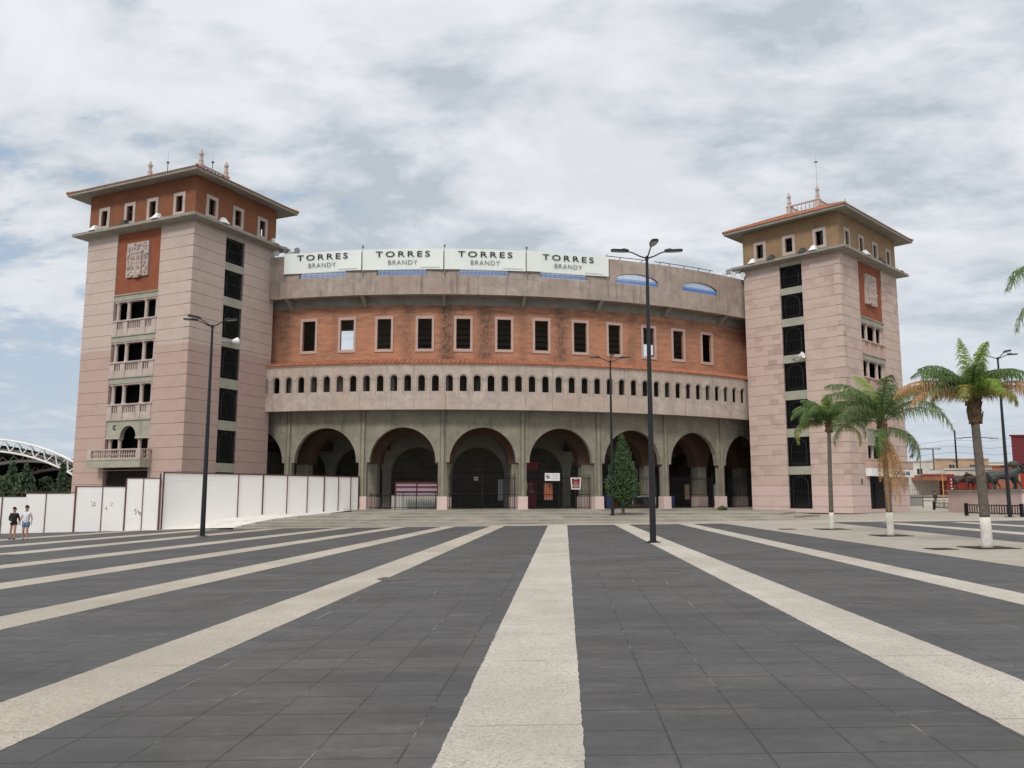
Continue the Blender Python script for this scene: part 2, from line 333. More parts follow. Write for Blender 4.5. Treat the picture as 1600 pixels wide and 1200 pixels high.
# ------------------------------------------------------------------ mesh helpers
class MB:
    def __init__(s): s.v = []; s.f = []; s.uv = {}; s.marks = []
    def mark(s, mat): s.marks.append((len(s.f), mat))
    def poly(s, pts, uvs=None):
        i = len(s.v); s.v += [tuple(p) for p in pts]; s.f.append(tuple(range(i, i+len(pts))))
        if uvs: s.uv[len(s.f)-1] = uvs
    def hexa(s, p):   # 8 corners: bottom 0-3 (ccw), top 4-7
        i = len(s.v); s.v += [tuple(q) for q in p]
        for f in ((3, 2, 1, 0), (4, 5, 6, 7), (0, 1, 5, 4), (1, 2, 6, 5), (2, 3, 7, 6), (3, 0, 4, 7)): s.f.append(tuple(i+k for k in f))
    def box(s, x0, x1, y0, y1, z0, z1):
        s.hexa([(x0, y0, z0), (x1, y0, z0), (x1, y1, z0), (x0, y1, z0), (x0, y0, z1), (x1, y0, z1), (x1, y1, z1), (x0, y1, z1)])
    def fbox(s, fn, a, b, z0, z1, d0, d1, n=1):   # box in a face frame (s, z, depth), outside d0 < d1
        for k in range(n):
            p, q = a+(b-a)*k/n, a+(b-a)*(k+1)/n
            s.hexa([fn(p, z0, d0), fn(q, z0, d0), fn(q, z0, d1), fn(p, z0, d1), fn(p, z1, d0), fn(q, z1, d0), fn(q, z1, d1), fn(p, z1, d1)])
    def tube(s, pts, r, n=8, cap=True):
        pts = [Vector(p) for p in pts]; rs = r if isinstance(r, (list, tuple)) else [r]*len(pts)
        i0 = len(s.v); up = None
        for k, p in enumerate(pts):
            d = (pts[min(k+1, len(pts)-1)] - pts[max(k-1, 0)]).normalized()
            if up is None: up = Vector((0, 0, 1)) if abs(d.z) < .9 else Vector((1, 0, 0))
            a = d.cross(up).normalized(); b = a.cross(d).normalized(); up = b
            for j in range(n):
                t = 2*math.pi*j/n; s.v.append(tuple(p + (a*math.cos(t)+b*math.sin(t))*rs[k]))
        for k in range(len(pts)-1):
            for j in range(n):
                a, b = i0+k*n+j, i0+k*n+(j+1) % n; s.f.append((a, b, b+n, a+n))
        if cap: s.f.append(tuple(range(i0, i0+n))[::-1]); s.f.append(tuple(range(i0+(len(pts)-1)*n, i0+len(pts)*n)))
    def lathe(s, c, prof, n=12, square=False):
        i0 = len(s.v); off = math.pi/4 if square else 0; k2 = math.sqrt(2) if square else 1
        if square: n = 4
        for r, z in prof:
            for j in range(n):
                t = 2*math.pi*j/n+off; s.v.append((c[0]+r*k2*math.cos(t), c[1]+r*k2*math.sin(t), c[2]+z))
        for k in range(len(prof)-1):
            for j in range(n):
                a, b = i0+k*n+j, i0+k*n+(j+1) % n; s.f.append((a, b, b+n, a+n))
        s.f.append(tuple(range(i0, i0+n))[::-1]); s.f.append(tuple(range(i0+(len(prof)-1)*n, i0+len(prof)*n)))
    def holed(s, fn, s0, s1, z0, z1, holes, depth, n=1, arcseg=14, uvf=None):
        S = {s0, s1}; Z = {z0, z1}
        for k in range(1, n): S.add(s0+(s1-s0)*k/n)
        for h in holes:
            S |= {h[0], h[1]}; Z |= {h[2], h[3]+h[4]}
        S = sorted(q for q in S if s0-1e-6 <= q <= s1+1e-6); Z = sorted(q for q in Z if z0-1e-6 <= q <= z1+1e-6)
        def Q(l):
            s.poly([fn(a, b, d) for a, b, d in l], [(a, b) for a, b, d in l] if uvf is None else [uvf(a, b) for a, b, d in l])
        for i in range(len(S)-1):
            for j in range(len(Z)-1):
                cs, cz = (S[i]+S[i+1])/2, (Z[j]+Z[j+1])/2
                if any(h[0] < cs < h[1] and h[2] < cz < h[3]+h[4] for h in holes): continue
                Q([(S[i], Z[j], 0), (S[i+1], Z[j], 0), (S[i+1], Z[j+1], 0), (S[i], Z[j+1], 0)])
        for (a, b, c, d, ar) in holes:
            Q([(a, c, 0), (a, c, depth), (a, d, depth), (a, d, 0)]); Q([(b, c, depth), (b, c, 0), (b, d, 0), (b, d, depth)])
            if c > z0+1e-6: Q([(a, c, 0), (b, c, 0), (b, c, depth), (a, c, depth)])
            if ar <= 0: Q([(a, d, 0), (a, d, depth), (b, d, depth), (b, d, 0)])
            else:
                m, w = (a+b)/2, (b-a)/2
                P = [(m-w*math.cos(math.pi*k/arcseg), d+ar*math.sin(math.pi*k/arcseg)) for k in range(arcseg+1)]
                for k in range(arcseg):
                    p, q = P[k], P[k+1]
                    Q([(p[0], p[1], 0), (q[0], q[1], 0), (q[0], d+ar, 0), (p[0], d+ar, 0)])
                    Q([(p[0], p[1], 0), (p[0], p[1], depth), (q[0], q[1], depth), (q[0], q[1], 0)])
    def build(s, name, mat, parent=None, world=False, smooth=False, uv='box'):
        me = bpy.data.meshes.new(name); V = s.v
        if world and parent is not None:
            o = parent
            M = Matrix.Identity(4)
            while o is not None:
                M = o.matrix_basis @ M; o = o.parent
            Mi = M.inverted(); V = [tuple(Mi @ Vector(p)) for p in s.v]
        me.from_pydata(V, [], s.f); me.update()
        ul = me.uv_layers.new(name='UVMap')
        vv = np.array(V if uv != 'world' else s.v, float).reshape(-1, 3); li = 0
        buf = np.zeros((len(me.loops), 2))
        for fi, p in enumerate(me.polygons):
            cu = s.uv.get(fi)
            if cu:
                for k, l in enumerate(p.loop_indices): buf[l] = cu[k]
            else:
                nx, ny, nz = p.normal
                for l in p.loop_indices:
                    q = vv[me.loops[l].vertex_index]
                    if abs(nz) > .75: buf[l] = (q[0], q[1])
                    elif abs(nx) > abs(ny): buf[l] = (q[1], q[2])
                    else: buf[l] = (q[0], q[2])
        ul.data.foreach_set('uv', buf.ravel())
        if smooth:
            me.polygons.foreach_set('use_smooth', [True]*len(me.polygons))
        m = MATS[mat]; me.materials.append(m)
        if s.marks:
            idx = np.zeros(len(s.f), dtype=np.int32)
            for k, (i0, mn) in enumerate(s.marks):
                idx[i0:] = k+1; me.materials.append(MATS[mn])
            me.polygons.foreach_set('material_index', idx)
        o = bpy.data.objects.new(name, me); C.objects.link(o)
        if parent is not None: o.parent = parent
        return o
def tag(o, label, cat, group=None):
    o['label'] = label; o['category'] = cat
    if group: o['group'] = group
    return o
def thing(name, label, cat, loc=(0, 0, 0), rz=0., group=None):
    o = bpy.data.objects.new(name, None); C.objects.link(o); o.location = loc; o.rotation_euler = (0, 0, rz); o.empty_display_size = .3
    return tag(o, label, cat, group)
def struct(o, kind='structure'): o['kind'] = kind; return o
def dup(root, loc=None, rz=None, label=None, scale=None):
    r = root.copy(); C.objects.link(r)
    if loc is not None: r.location = loc
    if rz is not None: r.rotation_euler = (0, 0, rz)
    if scale is not None: r.scale = scale
    if label: r['label'] = label
    for ch in list(root.children):
        c = ch.copy(); C.objects.link(c); c.parent = r
        for g in list(ch.children):
            d = g.copy(); C.objects.link(d); d.parent = c
    return r
def gz(x): return .0127*max(-60., min(60., x))
def text_obj(name, s, size, width, mat, parent, loc, bold=0., depth=.01, rz=0., spacing=1.):
    """flat lettering standing upright, facing local -y; width in metres"""
    cu = bpy.data.curves.new(name, 'FONT'); cu.body = s; cu.size = size; cu.align_x = 'CENTER'; cu.align_y = 'CENTER'
    cu.offset = bold; cu.extrude = depth; cu.space_character = spacing; cu.resolution_u = 3
    t = bpy.data.objects.new(name, cu); C.objects.link(t)
    dg = bpy.context.evaluated_depsgraph_get(); dg.update()
    me = bpy.data.meshes.new_from_object(t.evaluated_get(dg)); bpy.data.objects.remove(t)
    xs = [v.co.x for v in me.vertices]; ys = [v.co.y for v in me.vertices]
    k = width/(max(xs)-min(xs)); cx = (max(xs)+min(xs))/2; cy = (max(ys)+min(ys))/2; ky = size/(max(ys)-min(ys))
    for v in me.vertices: v.co = Vector(((v.co.x-cx)*k, -v.co.z, (v.co.y-cy)*ky))
    me.materials.clear(); me.materials.append(MATS[mat])
    o = bpy.data.objects.new(name, me); C.objects.link(o); o.parent = parent; o.location = loc; o.rotation_euler = (0, 0, rz)
    return o
# ------------------------------------------------------------------ ground
def gpoly(mb, pts, dz, nx=1):
    mb.poly([(x, y, gz(x)+dz) for x, y in pts])
g = MB()
XS = [-3000, -60, 60, 3000]
for i in range(3):
    g.poly([(XS[i], -40, gz(XS[i])), (XS[i+1], -40, gz(XS[i+1])), (XS[i+1], 4000, gz(XS[i+1])), (XS[i], 4000, gz(XS[i]))])
struct(g.build('ground', 'plaza_concrete'))
YF = 53.3
g = MB()
def xl(l, y): return l[0]+l[1]*y
BE, BR = (12.808, .0081), (17.133, .0508)
gpoly(g, [(-60, -20), (xl(BE, -20), -20), (xl(BE, YF-.9), YF-.9), (-12, YF), (-60, YF-1.2)], .004)
struct(g.build('plaza_paving', 'slate_paving'))
g = MB()
gpoly(g, [(xl(BR, -20), -20), (60, -20), (60, 47), (40, 49.5), (xl(BR, 52.3), 52.3)], .004)
struct(g.build('side_paving', 'slate_paving'))
STR = [((-.986, .0618), (.136, .0633)), ((-5.81, .0842), (-4.677, .08)), ((-10.604, .1171), (-9.439, .1119)), ((-15.606, .1518), (-14.376, .1462)),
       ((-20.6, .178), (-19.5, .1779)), ((-25.2, .178), (-24.0, .178)), ((-30.2, .195), (-28.9, .195)), ((-35.4, .205), (-34.1, .205)), ((3.788, .0504), (4.909, .0461)), ((8.121, .0441), (9.002, .0435))]
for i, (a, b) in enumerate(STR):
    g = MB(); y = -20
    yend = YF+.3 if i in (0, 1, 8) else YF
    ys = [-20, 0]; rj = random.Random(i)
    while ys[-1] < yend-.4: ys.append(ys[-1]+(.045 if ys[-1] < 14 else .2 if ys[-1] < 30 else .6))
    ys.append(yend); ja = [0.]; jb = [0.]
    for _ in ys: ja.append(ja[-1]*.5+rj.uniform(-.0055, .0055)); jb.append(jb[-1]*.5+rj.uniform(-.0055, .0055))
    for k in range(len(ys)-1):
        gpoly(g, [(xl(a, ys[k])+ja[k], ys[k]), (xl(b, ys[k])+jb[k], ys[k]), (xl(b, ys[k+1])+jb[k+1], ys[k+1]), (xl(a, ys[k+1])+ja[k+1], ys[k+1])], .008)
    struct(g.build('paving_stripe', 'pale_aggregate' if i in (0, 8, 9) else 'stained_aggregate'))
for a, b in (((21., .02), (22.1, .02)), ((26.0, .0), (27.1, .0)), ((31, .0), (32.1, 0))):
    g = MB(); gpoly(g, [(xl(a, -20), -20), (xl(b, -20), -20), (xl(b, 49.8), 49.8), (xl(a, 49.8), 49.8)], .008)
    struct(g.build('paving_stripe', 'pale_aggregate'))
# pale crossing bands beyond the side paving
g = MB(); gpoly(g, [(18, 52.9), (60, 47.6), (60, 49.2), (20, 54.2)], .008); struct(g.build('pavement', 'pale_aggregate'))
# planting pits of the palms, covers
def disc(name, x, y, r, mat, label=None, cat=None, sq=False, dz=.012, kind=None, grp=None):
    m = MB(); n = 4 if sq else 20
    pts = [(r*math.cos(2*math.pi*k/n+.8), r*math.sin(2*math.pi*k/n+.8)) for k in range(n)]
    m.poly([(a, b, .004+gz(x+a)-gz(x)) for a, b in pts])
    for k in range(n):
        p, q = pts[k], pts[(k+1) % n]
        m.poly([(p[0], p[1], -.01), (q[0], q[1], -.01), (q[0], q[1], .004), (p[0], p[1], .004)])
    if not sq:
        for k in range(-3, 4): m.box(-r*.75, r*.75, k*r*.22-.02, k*r*.22+.02, .004, .012)
    o = m.build(name, mat); o.location = (x, y, gz(x)+dz)
    if kind: struct(o, kind)
    else: tag(o, label, cat, grp)
for x, y in ((16.4, 42.9), (16.43, 36.36), (16.05, 28.3), (14.31, 43.56), (14.28, 27.97), (16.2, 20.6)):
    disc('soil', x, y, 1.0 if x > 15 else .55, 'soil', sq=True, kind='structure')
for x, y, l in ((-2.87, 20.36, 'round dark manhole cover on the edge of the pale stripe left of the central one'), (-2.18, 23.2, 'round dark manhole cover on the slate paving behind the other central one'), (-18.5, 30.8, 'round dark manhole cover far left on the slate plaza paving')):
    disc('manhole_cover', x, y, .38, 'pole_grey', l, 'manhole cover', grp='manhole covers in the plaza')

# podium and steps: straight treads climbing to the arcade floor
def slab(name, pts, z0, z1, mat):
    m = MB(); n = len(pts)
    m.poly([(x, y, z1) for x, y in pts])
    for k in range(n):
        p, q = pts[k], pts[(k+1) % n]; m.poly([(p[0], p[1], z0), (q[0], q[1], z0), (q[0], q[1], z1), (p[0], p[1], z1)])
    return struct(m.build(name, mat))
# the white wall runs from WA to WB; steps end against its plinth
WA, WB = (-22.62, 53.83), (-12.45, 67.64)
def wx(y): return WA[0]+(WB[0]-WA[0])*(y-WA[1])/(WB[1]-WA[1])
lev = [(-.13, 53.2), (.0, 54.0), (.15, 55.2), (.30, 56.9), (.45, 59.3), (.60, 62.3)]
LE = [-17.7, -17.4, -16.9, -16.3, -15.2, -13.5]
for i, (z, y) in enumerate(lev):
    xr = 20.5 + (0 if i < 3 else 1)
    slab('step', [(LE[i], y), (-6, y+.25), (6, y+.15), (xr-1.5, y+.1), (xr+4-i*.5, y+.9+i*.9), (24, 80), (-15, 80)]+[(LE[j], lev[j][1]) for j in range(len(lev)-1, i, -1)], -.6, z+.0001*i, 'step_worn')
# white painted ramp between the wall foot and the stair ends
RW = [(0, -.27), (2.3, .0), (4.7, .31), (7.5, .52), (12, .58), (17.15, .76)]
m = MB(); LW = math.hypot(WB[0]-WA[0], WB[1]-WA[1])
for i in range(5):
    (s0, z0), (s1, z1) = RW[i], RW[i+1]; w = lambda s: (WA[0]+(WB[0]-WA[0])*s/LW, WA[1]+(WB[1]-WA[1])*s/LW)
    m.poly([(*w(s0), z0), (LE[i], lev[i][1]-.02, lev[i][0]-.0+.012), (LE[i+1], lev[i+1][1], lev[i+1][0]+.012), (*w(s1), z1)])
    m.poly([(LE[i], lev[i][1]-.02, lev[i][0]+.012), (LE[i], lev[i][1]-.02, -.5), (LE[i+1], lev[i+1][1], -.5), (LE[i+1], lev[i+1][1], lev[i+1][0]+.012)])
struct(m.build('ramp', 'ramp_white'))
# round-fronted arcade floor
CX, CY, TH0, DTH = -6.675, 113.479, -.264, .143
def rp(b, R, z): t = TH0+DTH*b; return (CX+R*math.sin(t), CY-R*math.cos(t), z)
m = MB(); N = 60
for k in range(N):
    b0, b1 = -3+13*k/N, -3+13*(k+1)/N
    m.poly([rp(b0, 47.6, .75), rp(b1, 47.6, .75), rp(b1, 25, .75), rp(b0, 25, .75)])
    m.poly([rp(b0, 47.6, -.4), rp(b1, 47.6, -.4), rp(b1, 47.6, .75), rp(b0, 47.6, .75)])
struct(m.build('arcade_floor', 'step_worn'))

# ------------------------------------------------------------------ bullring
b0r, b1r = -1, 8
org = rp(3.1, 46, .75)
ring = thing('bullring', 'round bullring with grey arcade, pale gallery band and orange brick drum between two towers', 'bullring', (org[0], org[1], .75))
def rf(R): return lambda s, z, d: rp(s, R-d, z)
def ruv(s, z): return (s*6.6, z)
def rb(mb, name, mat, parent=ring, smooth=False, uv='box'): return mb.build(name, mat, parent, world=True, smooth=smooth, uv=uv)
# arcade wall
m = MB(); H = []
for k in range(b0r, b1r): H.append((k+.086, k+.914, 4.63, 4.635, 2.79))
m.holed(rf(45.98), b0r, b1r, 4.63, 9.0, H, .45, n=24, arcseg=20, uvf=ruv)
for k in range(b0r, b1r+1):  # corbel undersides
    m.fbox(rf(45.98), k-.086, k+.086, 4.56, 4.63, .0, .45)
rb(m, 'arcade_wall', 'concrete_green_grey')
for k in range(b0r, b1r+1):
    m = MB(); m.fbox(rf(45.98), k-.049, k+.049, 1.7, 4.56, .0, .5)
    m.fbox(rf(45.98), k-.02, k+.02, 1.75, 9.0, -.1, .0); m.fbox(rf(45.98), k-.036, k-.03, 1.75, 9.0, -.05, .0); m.fbox(rf(45.98), k+.03, k+.036, 1.75, 9.0, -.05, .0)
    c = rb(m, 'column', 'concrete_green_grey')
    m = MB(); m.fbox(rf(45.98), k-.060, k+.060, .75, 1.80, -.15, .62); m.fbox(rf(45.98), k-.066, k+.066, .75, .84, -.19, .66)
    rb(m, 'column_base', 'pink_paint', c)
# second arcade (painted brown) and third
m = MB(); H = [(k+.125, k+.875, 4.50, 4.505, 2.55) for k in range(b0r, b1r)]
m.holed(rf(43.6), b0r, b1r, 4.50, 9.0, H, 1.1, n=24, arcseg=18)
rb(m, 'inner_arcade', 'brown_plaster')
for k in range(b0r, b1r+1):
    m = MB(); m.fbox(rf(43.6), k-.085, k+.085, .75, 4.5, .0, .9)
    c = rb(m, 'inner_column', 'concrete_green_grey')
    m = MB(); m.fbox(rf(43.6), k-.1, k+.1, .75, 1.75, -.06, .96); rb(m, 'column_base', 'pink_paint', c)
m = MB(); H = [(k+.07, k+.93, 3.8, 3.805, 2.4) for k in range(b0r, b1r)]
m.holed(rf(38.6), b0r, b1r, 3.8, 9.0, H, .5, n=24, arcseg=18)
for k in range(b0r, b1r+1): m.fbox(rf(38.6), k-.07, k+.07, .75, 3.8, 0, .5)
rb(m, 'rear_arcade', 'concrete_beam')
# cross arches between the rows
for k in range(b0r, b1r+1):
    m = MB(); m.fbox(rf(45.98), k-.05, k+.05, 6.6, 8.7, .45, 5.4); m.fbox(rf(43.6), k-.05, k+.05, 5.9, 6.6, .9, 5.0)
    rb(m, 'cross_beam', 'brown_plaster')
# ceiling and floors
m = MB()
for k in range(48):
    a, b = b0r+9*k/48, b0r+9*(k+1)/48
    m.poly([rp(a, 47.25, 8.82), rp(b, 47.25, 8.82), rp(b, 27, 8.82), rp(a, 27, 8.82)])
    m.poly([rp(a, 47.25, 10.2), rp(b, 47.25, 10.2), rp(b, 36, 10.2), rp(a, 36, 10.2)])
    m.poly([rp(a, 46.1, 12.55), rp(b, 46.1, 12.55), rp(b, 36, 12.55), rp(a, 36, 12.55)])
    m.poly([rp(a, 47.25, 18.3), rp(b, 47.25, 18.3), rp(b, 44.0, 18.3), rp(a, 44.0, 18.3)])
    m.poly([rp(a, 43.8, 8.8), rp(b, 43.8, 8.8), rp(b, 43.8, 12.6), rp(a, 43.8, 12.6)])
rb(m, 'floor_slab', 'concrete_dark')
# lower stand and back wall all round, dark behind the arches
m = MB()
for k in range(88):
    a, b = -8+44*k/88, -8+44*(k+1)/88
    for j in range(14):
        R0, R1 = 37.2-.75*j, 37.2-.75*(j+1); z0 = 8.6-.56*j
        m.poly([rp(a, R0, z0), rp(b, R0, z0), rp(b, R0, z0-.56), rp(a, R0, z0-.56)]); m.poly([rp(a, R0, z0-.56), rp(b, R0, z0-.56), rp(b, R1, z0-.56), rp(a, R1, z0-.56)])
    if k < 14*2 or k > 84: continue
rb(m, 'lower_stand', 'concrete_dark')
# raked underside of the stands, stepped, with vomitory gaps behind three windows
m = MB(); NS = 26
for k in range(48):
    a, b = b0r+9*k/48, b0r+9*(k+1)/48
    cb = (a+b)/2
    for j in range(NS):
        R0, R1 = 45.4-14*j/NS, 45.4-14*(j+1)/NS; z0, z1 = 18.2-10.2*j/NS, 18.2-10.2*(j+1)/NS
        gap = (.2 < cb < .80 and 43.0 > R0 > 36) or (5.0 < cb < 5.4 and 42.6 > R0 > 37)
        if gap: continue
        m.poly([rp(a, R0, z0), rp(b, R0, z0), rp(b, R0, z1), rp(a, R0, z1)]); m.poly([rp(a, R0, z1), rp(b, R0, z1), rp(b, R1, z1), rp(a, R1, z1)])
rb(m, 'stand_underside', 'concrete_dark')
for be in (b0r, b1r):
    m = MB(); m.poly([rp(be, 46, .7), rp(be, 30, .7), rp(be, 30, 18.3), rp(be, 46, 18.3)]); m.fbox(rf(46), be-.01, be+.01, .7, 18.2, .5, 16)
    rb(m, 'end_wall', 'concrete_dark')  # added wall, blocks the sky showing along the open corridor
# gallery band
m = MB(); H = []
for k in range(b0r, b1r):
    for i in range(6):
        c = k+(i+.5)/6; H.append((c-.0425, c+.0425, 10.25, 11.28, .29))
m.holed(rf(47.3), b0r, b1r, 8.76, 12.5, H, .22, n=36, arcseg=10, uvf=ruv)
for k in range(27): m.poly([rp(b0r+k/3, 47.3, 8.76), rp(b0r+(k+1)/3, 47.3, 8.76), rp(b0r+(k+1)/3, 47.0, 8.76), rp(b0r+k/3, 47.0, 8.76)])
for k in range(27): m.poly([rp(b0r+k/3, 47.08, 8.76), rp(b0r+(k+1)/3, 47.08, 8.76), rp(b0r+(k+1)/3, 47.08, 10.2), rp(b0r+k/3, 47.08, 10.2)])
m.mark('concrete_dark')
for k in range(b0r*3, b1r*3+1): m.fbox(rf(47.3), k/3-.0022, k/3+.0022, 8.765, 12.49, -.004, .0)
band = rb(m, 'gallery_band', 'concrete_pink_grey')
m = MB()
for k in range(b0r, b1r):
    for i in range(6):
        c = k+(i+.5)/6
        P = [rp(c-.056*math.cos(math.pi*t/10), 47.32, 11.28+.375*math.sin(math.pi*t/10)) for t in range(11)]
        m.tube(P, .018, 4)
        if i % 2 == 0: m.fbox(rf(47.3), c+.056, c+1/6-.056, 11.235, 11.27, -.03, .0)
        for q in (-1, 1): m.tube([rp(c+q*.056, 47.32, 11.28), rp(c+q*.056, 47.32, 10.0)], .009, 4)
rb(m, 'arch_moulding', 'concrete_beam', band)
for i in range(b0r*3, b1r*3):
    m = MB(); s = i/3+(.02 if i % 2 else .045); m.fbox(rf(46.6), s-.022, s+.022, 10.2, 12.5, 0, .3)
    if i % 3 == 1: m.fbox(rf(45.2), s+.06, s+.16, 10.2, 11.6, 0, .1)
    rb(m, 'gallery_pier', 'concrete_beam', band)
# tiled strip on top of the band
m = MB(); NT_ = 9*30
for k in range(NT_):
    a, b = b0r+9*k/NT_, b0r+9*(k+1)/NT_; mid = (a+b)/2
    pa, pm, pb = [(rp(q, 47.42, 12.5+h), rp(q, 46.12, 13.02+h)) for q, h in ((a, 0), (mid, .07), (b, 0))]
    for (p, q), (u0, u1) in (((pa, pm), (0, .11)), ((pm, pb), (.11, .22))):
        m.poly([p[0], q[0], q[1], p[1]], [(k*.22+u0, 0), (k*.22+u1, 0), (k*.22+u1, 1.4), (k*.22+u0, 1.4)])
    m.poly([rp(a, 47.42, 12.44), rp(b, 47.42, 12.44), rp(b, 47.42, 12.5), rp(a, 47.42, 12.5)])
rb(m, 'tile_strip', 'roof_tile_red')
# orange brick drum with windows
WC = [k+q for k in range(b0r, b1r) for q in (.245, .762)]
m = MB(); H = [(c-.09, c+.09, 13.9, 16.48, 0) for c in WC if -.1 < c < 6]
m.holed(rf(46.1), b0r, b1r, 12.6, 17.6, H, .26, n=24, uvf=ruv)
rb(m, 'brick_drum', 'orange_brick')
for c in WC:
    if not (-.1 < c < 6): continue
    m = MB(); f = rf(46.1)
    for (a, b, p, q) in ((c-.118, c-.088, 13.68, 16.70), (c+.088, c+.118, 13.68, 16.70), (c-.088, c+.088, 16.46, 16.70), (c-.088, c+.088, 13.68, 13.92)): m.fbox(f, a, b, p, q, -.07, .05)
    rb(m, 'window_frame', 'pink_frame')
m = MB()
m.holed(rf(46.16), b0r, b1r, 17.6, 18.3, [], .1, n=48, uvf=ruv)
for k in range(36): m.poly([rp(b0r+k/4, 46.16, 17.6), rp(b0r+(k+1)/4, 46.16, 17.6), rp(b0r+(k+1)/4, 46.0, 17.6), rp(b0r+k/4, 46.0, 17.6)])
for k in range(b0r*2, b1r*2+1): m.fbox(rf(46.16), k/2-.012, k/2+.012, 17.62, 18.25, -.06, .0)
rb(m, 'ring_beam', 'concrete_dark')
for k in range(b0r, b1r+1):
    m = MB(); P = lambda s, d, z: rp(k+s, 46.16-d, z)
    m.hexa([P(-.02, .0, 17.5), P(.02, .0, 17.5), P(.02, .05, 17.5), P(-.02, .05, 17.5), P(-.02, -1.15, 18.24), P(.02, -1.15, 18.24), P(.02, .05, 18.24), P(-.02, .05, 18.24)])
    rb(m, 'bracket', 'concrete_beam')
# parapet with segmental openings
m = MB(); f = rf(47.4); H = []
for k in range(0, 6): H.append((k+.182, k+.80, 19.85, 20.2, .6))
m.holed(f, b0r, b1r, 18.24, 21.9, H, .28, n=72, arcseg=16, uvf=ruv)
for k in range(72):
    a, b = b0r+k/8, b0r+(k+1)/8
    m.poly([rp(a, 47.4, 21.9), rp(b, 47.4, 21.9), rp(b, 47.12, 21.9), rp(a, 47.12, 21.9)]); m.poly([rp(a, 47.4, 18.24), rp(b, 47.4, 18.24), rp(b, 47.12, 18.24), rp(a, 47.12, 18.24)])
m.mark('concrete_dark')
for k in range(b0r, b1r+1):
    for q in (-.016, .016): m.fbox(f, k+q-.0018, k+q+.0018, 18.25, 21.88, -.004, 0)
    m.fbox(f, k+.016, k+.182, 19.60, 19.63, -.005, 0); m.fbox(f, k+.80, k+.984, 19.60, 19.63, -.005, 0)
par = rb(m, 'parapet', 'concrete_parapet')
for k in range(0, 6):
    m = MB()
    for i in range(38):
        s = k+.19+.6*i/37; zt = 20.2+.6*math.sqrt(max(0, 1-((s-k-.491)/.309)**2))
        m.tube([rp(s, 47.25, 19.85), rp(s, 47.25, zt)], .02, 4)
        m.tube([rp(s+.004, 47.27, 19.98), rp(s+.004, 47.27, 20.2)], .035, 4)
    for zz in (20.28, 19.95): m.tube([rp(k+.185+.61*i/6, 47.26, zz) for i in range(7)], .025, 4)
    rb(m, 'parapet_railing', 'blue_bars')
    m = MB(); m.tube([rp(k+.491-.309*math.cos(math.pi*i/16), 47.3, 20.2+.6*math.sin(math.pi*i/16)) for i in range(17)], .035, 4)
    m.fbox(f, k+.792, k+.80, 19.85, 20.2, .02, .2); rb(m, 'opening_trim', 'concrete_dark')
# steel frame left standing on the parapet right of the banners
m = MB()
m.tube([rp(4.08+i*.1, 46.9, 22.3) for i in range(7)], .035, 5); m.tube([rp(4.8+i*.1, 46.9, 22.3+.002*i) for i in range(11)], .035, 5)
m.tube([rp(4.08+i*.1, 46.95, 22.02) for i in range(8)], .03, 5); m.tube([rp(4.8+i*.1, 46.95, 22.0) for i in range(10)], .05, 5)
for s in (4.3, 4.62, 4.9, 5.05, 5.3, 5.55, 5.75): m.tube([rp(s-.05, 46.95, 21.9), rp(s, 46.9, 22.32)], .035, 5)
fr = m.build('steel_frame', 'iron_black'); tag(fr, 'black steel banner frame left empty on the parapet right of the last banner', 'frame')

# banners
names = ['first', 'second', 'third', 'fourth']
side = ['pale green advertising banner nearest the left tower, its right edge at a post', 'pale green advertising banner second from the left tower', 'pale green advertising banner third from the left tower', 'pale green advertising banner at the right end, beside the bare parapet']
for k in range(4):
    e0, e1 = (k-.012 if k == 0 else k+.012), (k+1-.002 if k < 3 else k+1.07)
    p, q = Vector(rp(e0, 47.62, 20.3)), Vector(rp(e1, 47.62, 20.3)); mid = (p+q)/2; L = (q-p).length
    rz = math.atan2(q.y-p.y, q.x-p.x)
    t = thing('advertising_banner', side[k], 'banner', (mid.x, mid.y, 20.3), rz, 'banners along the top of the bullring')
    m = MB(); nn = 16
    fn = lambda s, z, d: (s, d+.012*math.sin(s*1.7+z*2+k), z+ (.02*math.sin(s*.9+k)))
    m.holed(fn, -L/2, L/2, 0, 1.74, [], .02, n=nn)
    for i in range(nn):
        a, b = -L/2+L*i/nn, -L/2+L*(i+1)/nn
        m.poly([fn(b, 0, .02), fn(a, 0, .02), fn(a, 1.74, .02), fn(b, 1.74, .02)])
    m.build('fabric', 'banner_fabric', t, smooth=True)
    text_obj('lettering', 'TORRES', .48, 4.5, 'banner_text', t, (0.0, -.06, 1.30), bold=.003, spacing=1.35)
    text_obj('lettering', 'BRANDY', .37, 2.4, 'banner_text_grey', t, (0.0, -.06, .60), bold=-.004, spacing=1.15)
    m = MB(); m.box(1.45, 3.1, -.055, -.045, .14, .165); m.build('small_print_line', 'banner_text_grey', t)
    m = MB(); m.tube([(-L/2, .06, -.5), (-L/2, .06, 1.98)], .035, 6); m.box(-L/2-.08, -L/2+.08, -.02, .14, 1.93, 2.08)
    if k == 3: m.tube([(L/2-.1, .06, -.3), (L/2-.1, .06, 1.95)], .03, 6)
    m.build('post', 'grey_post', t)
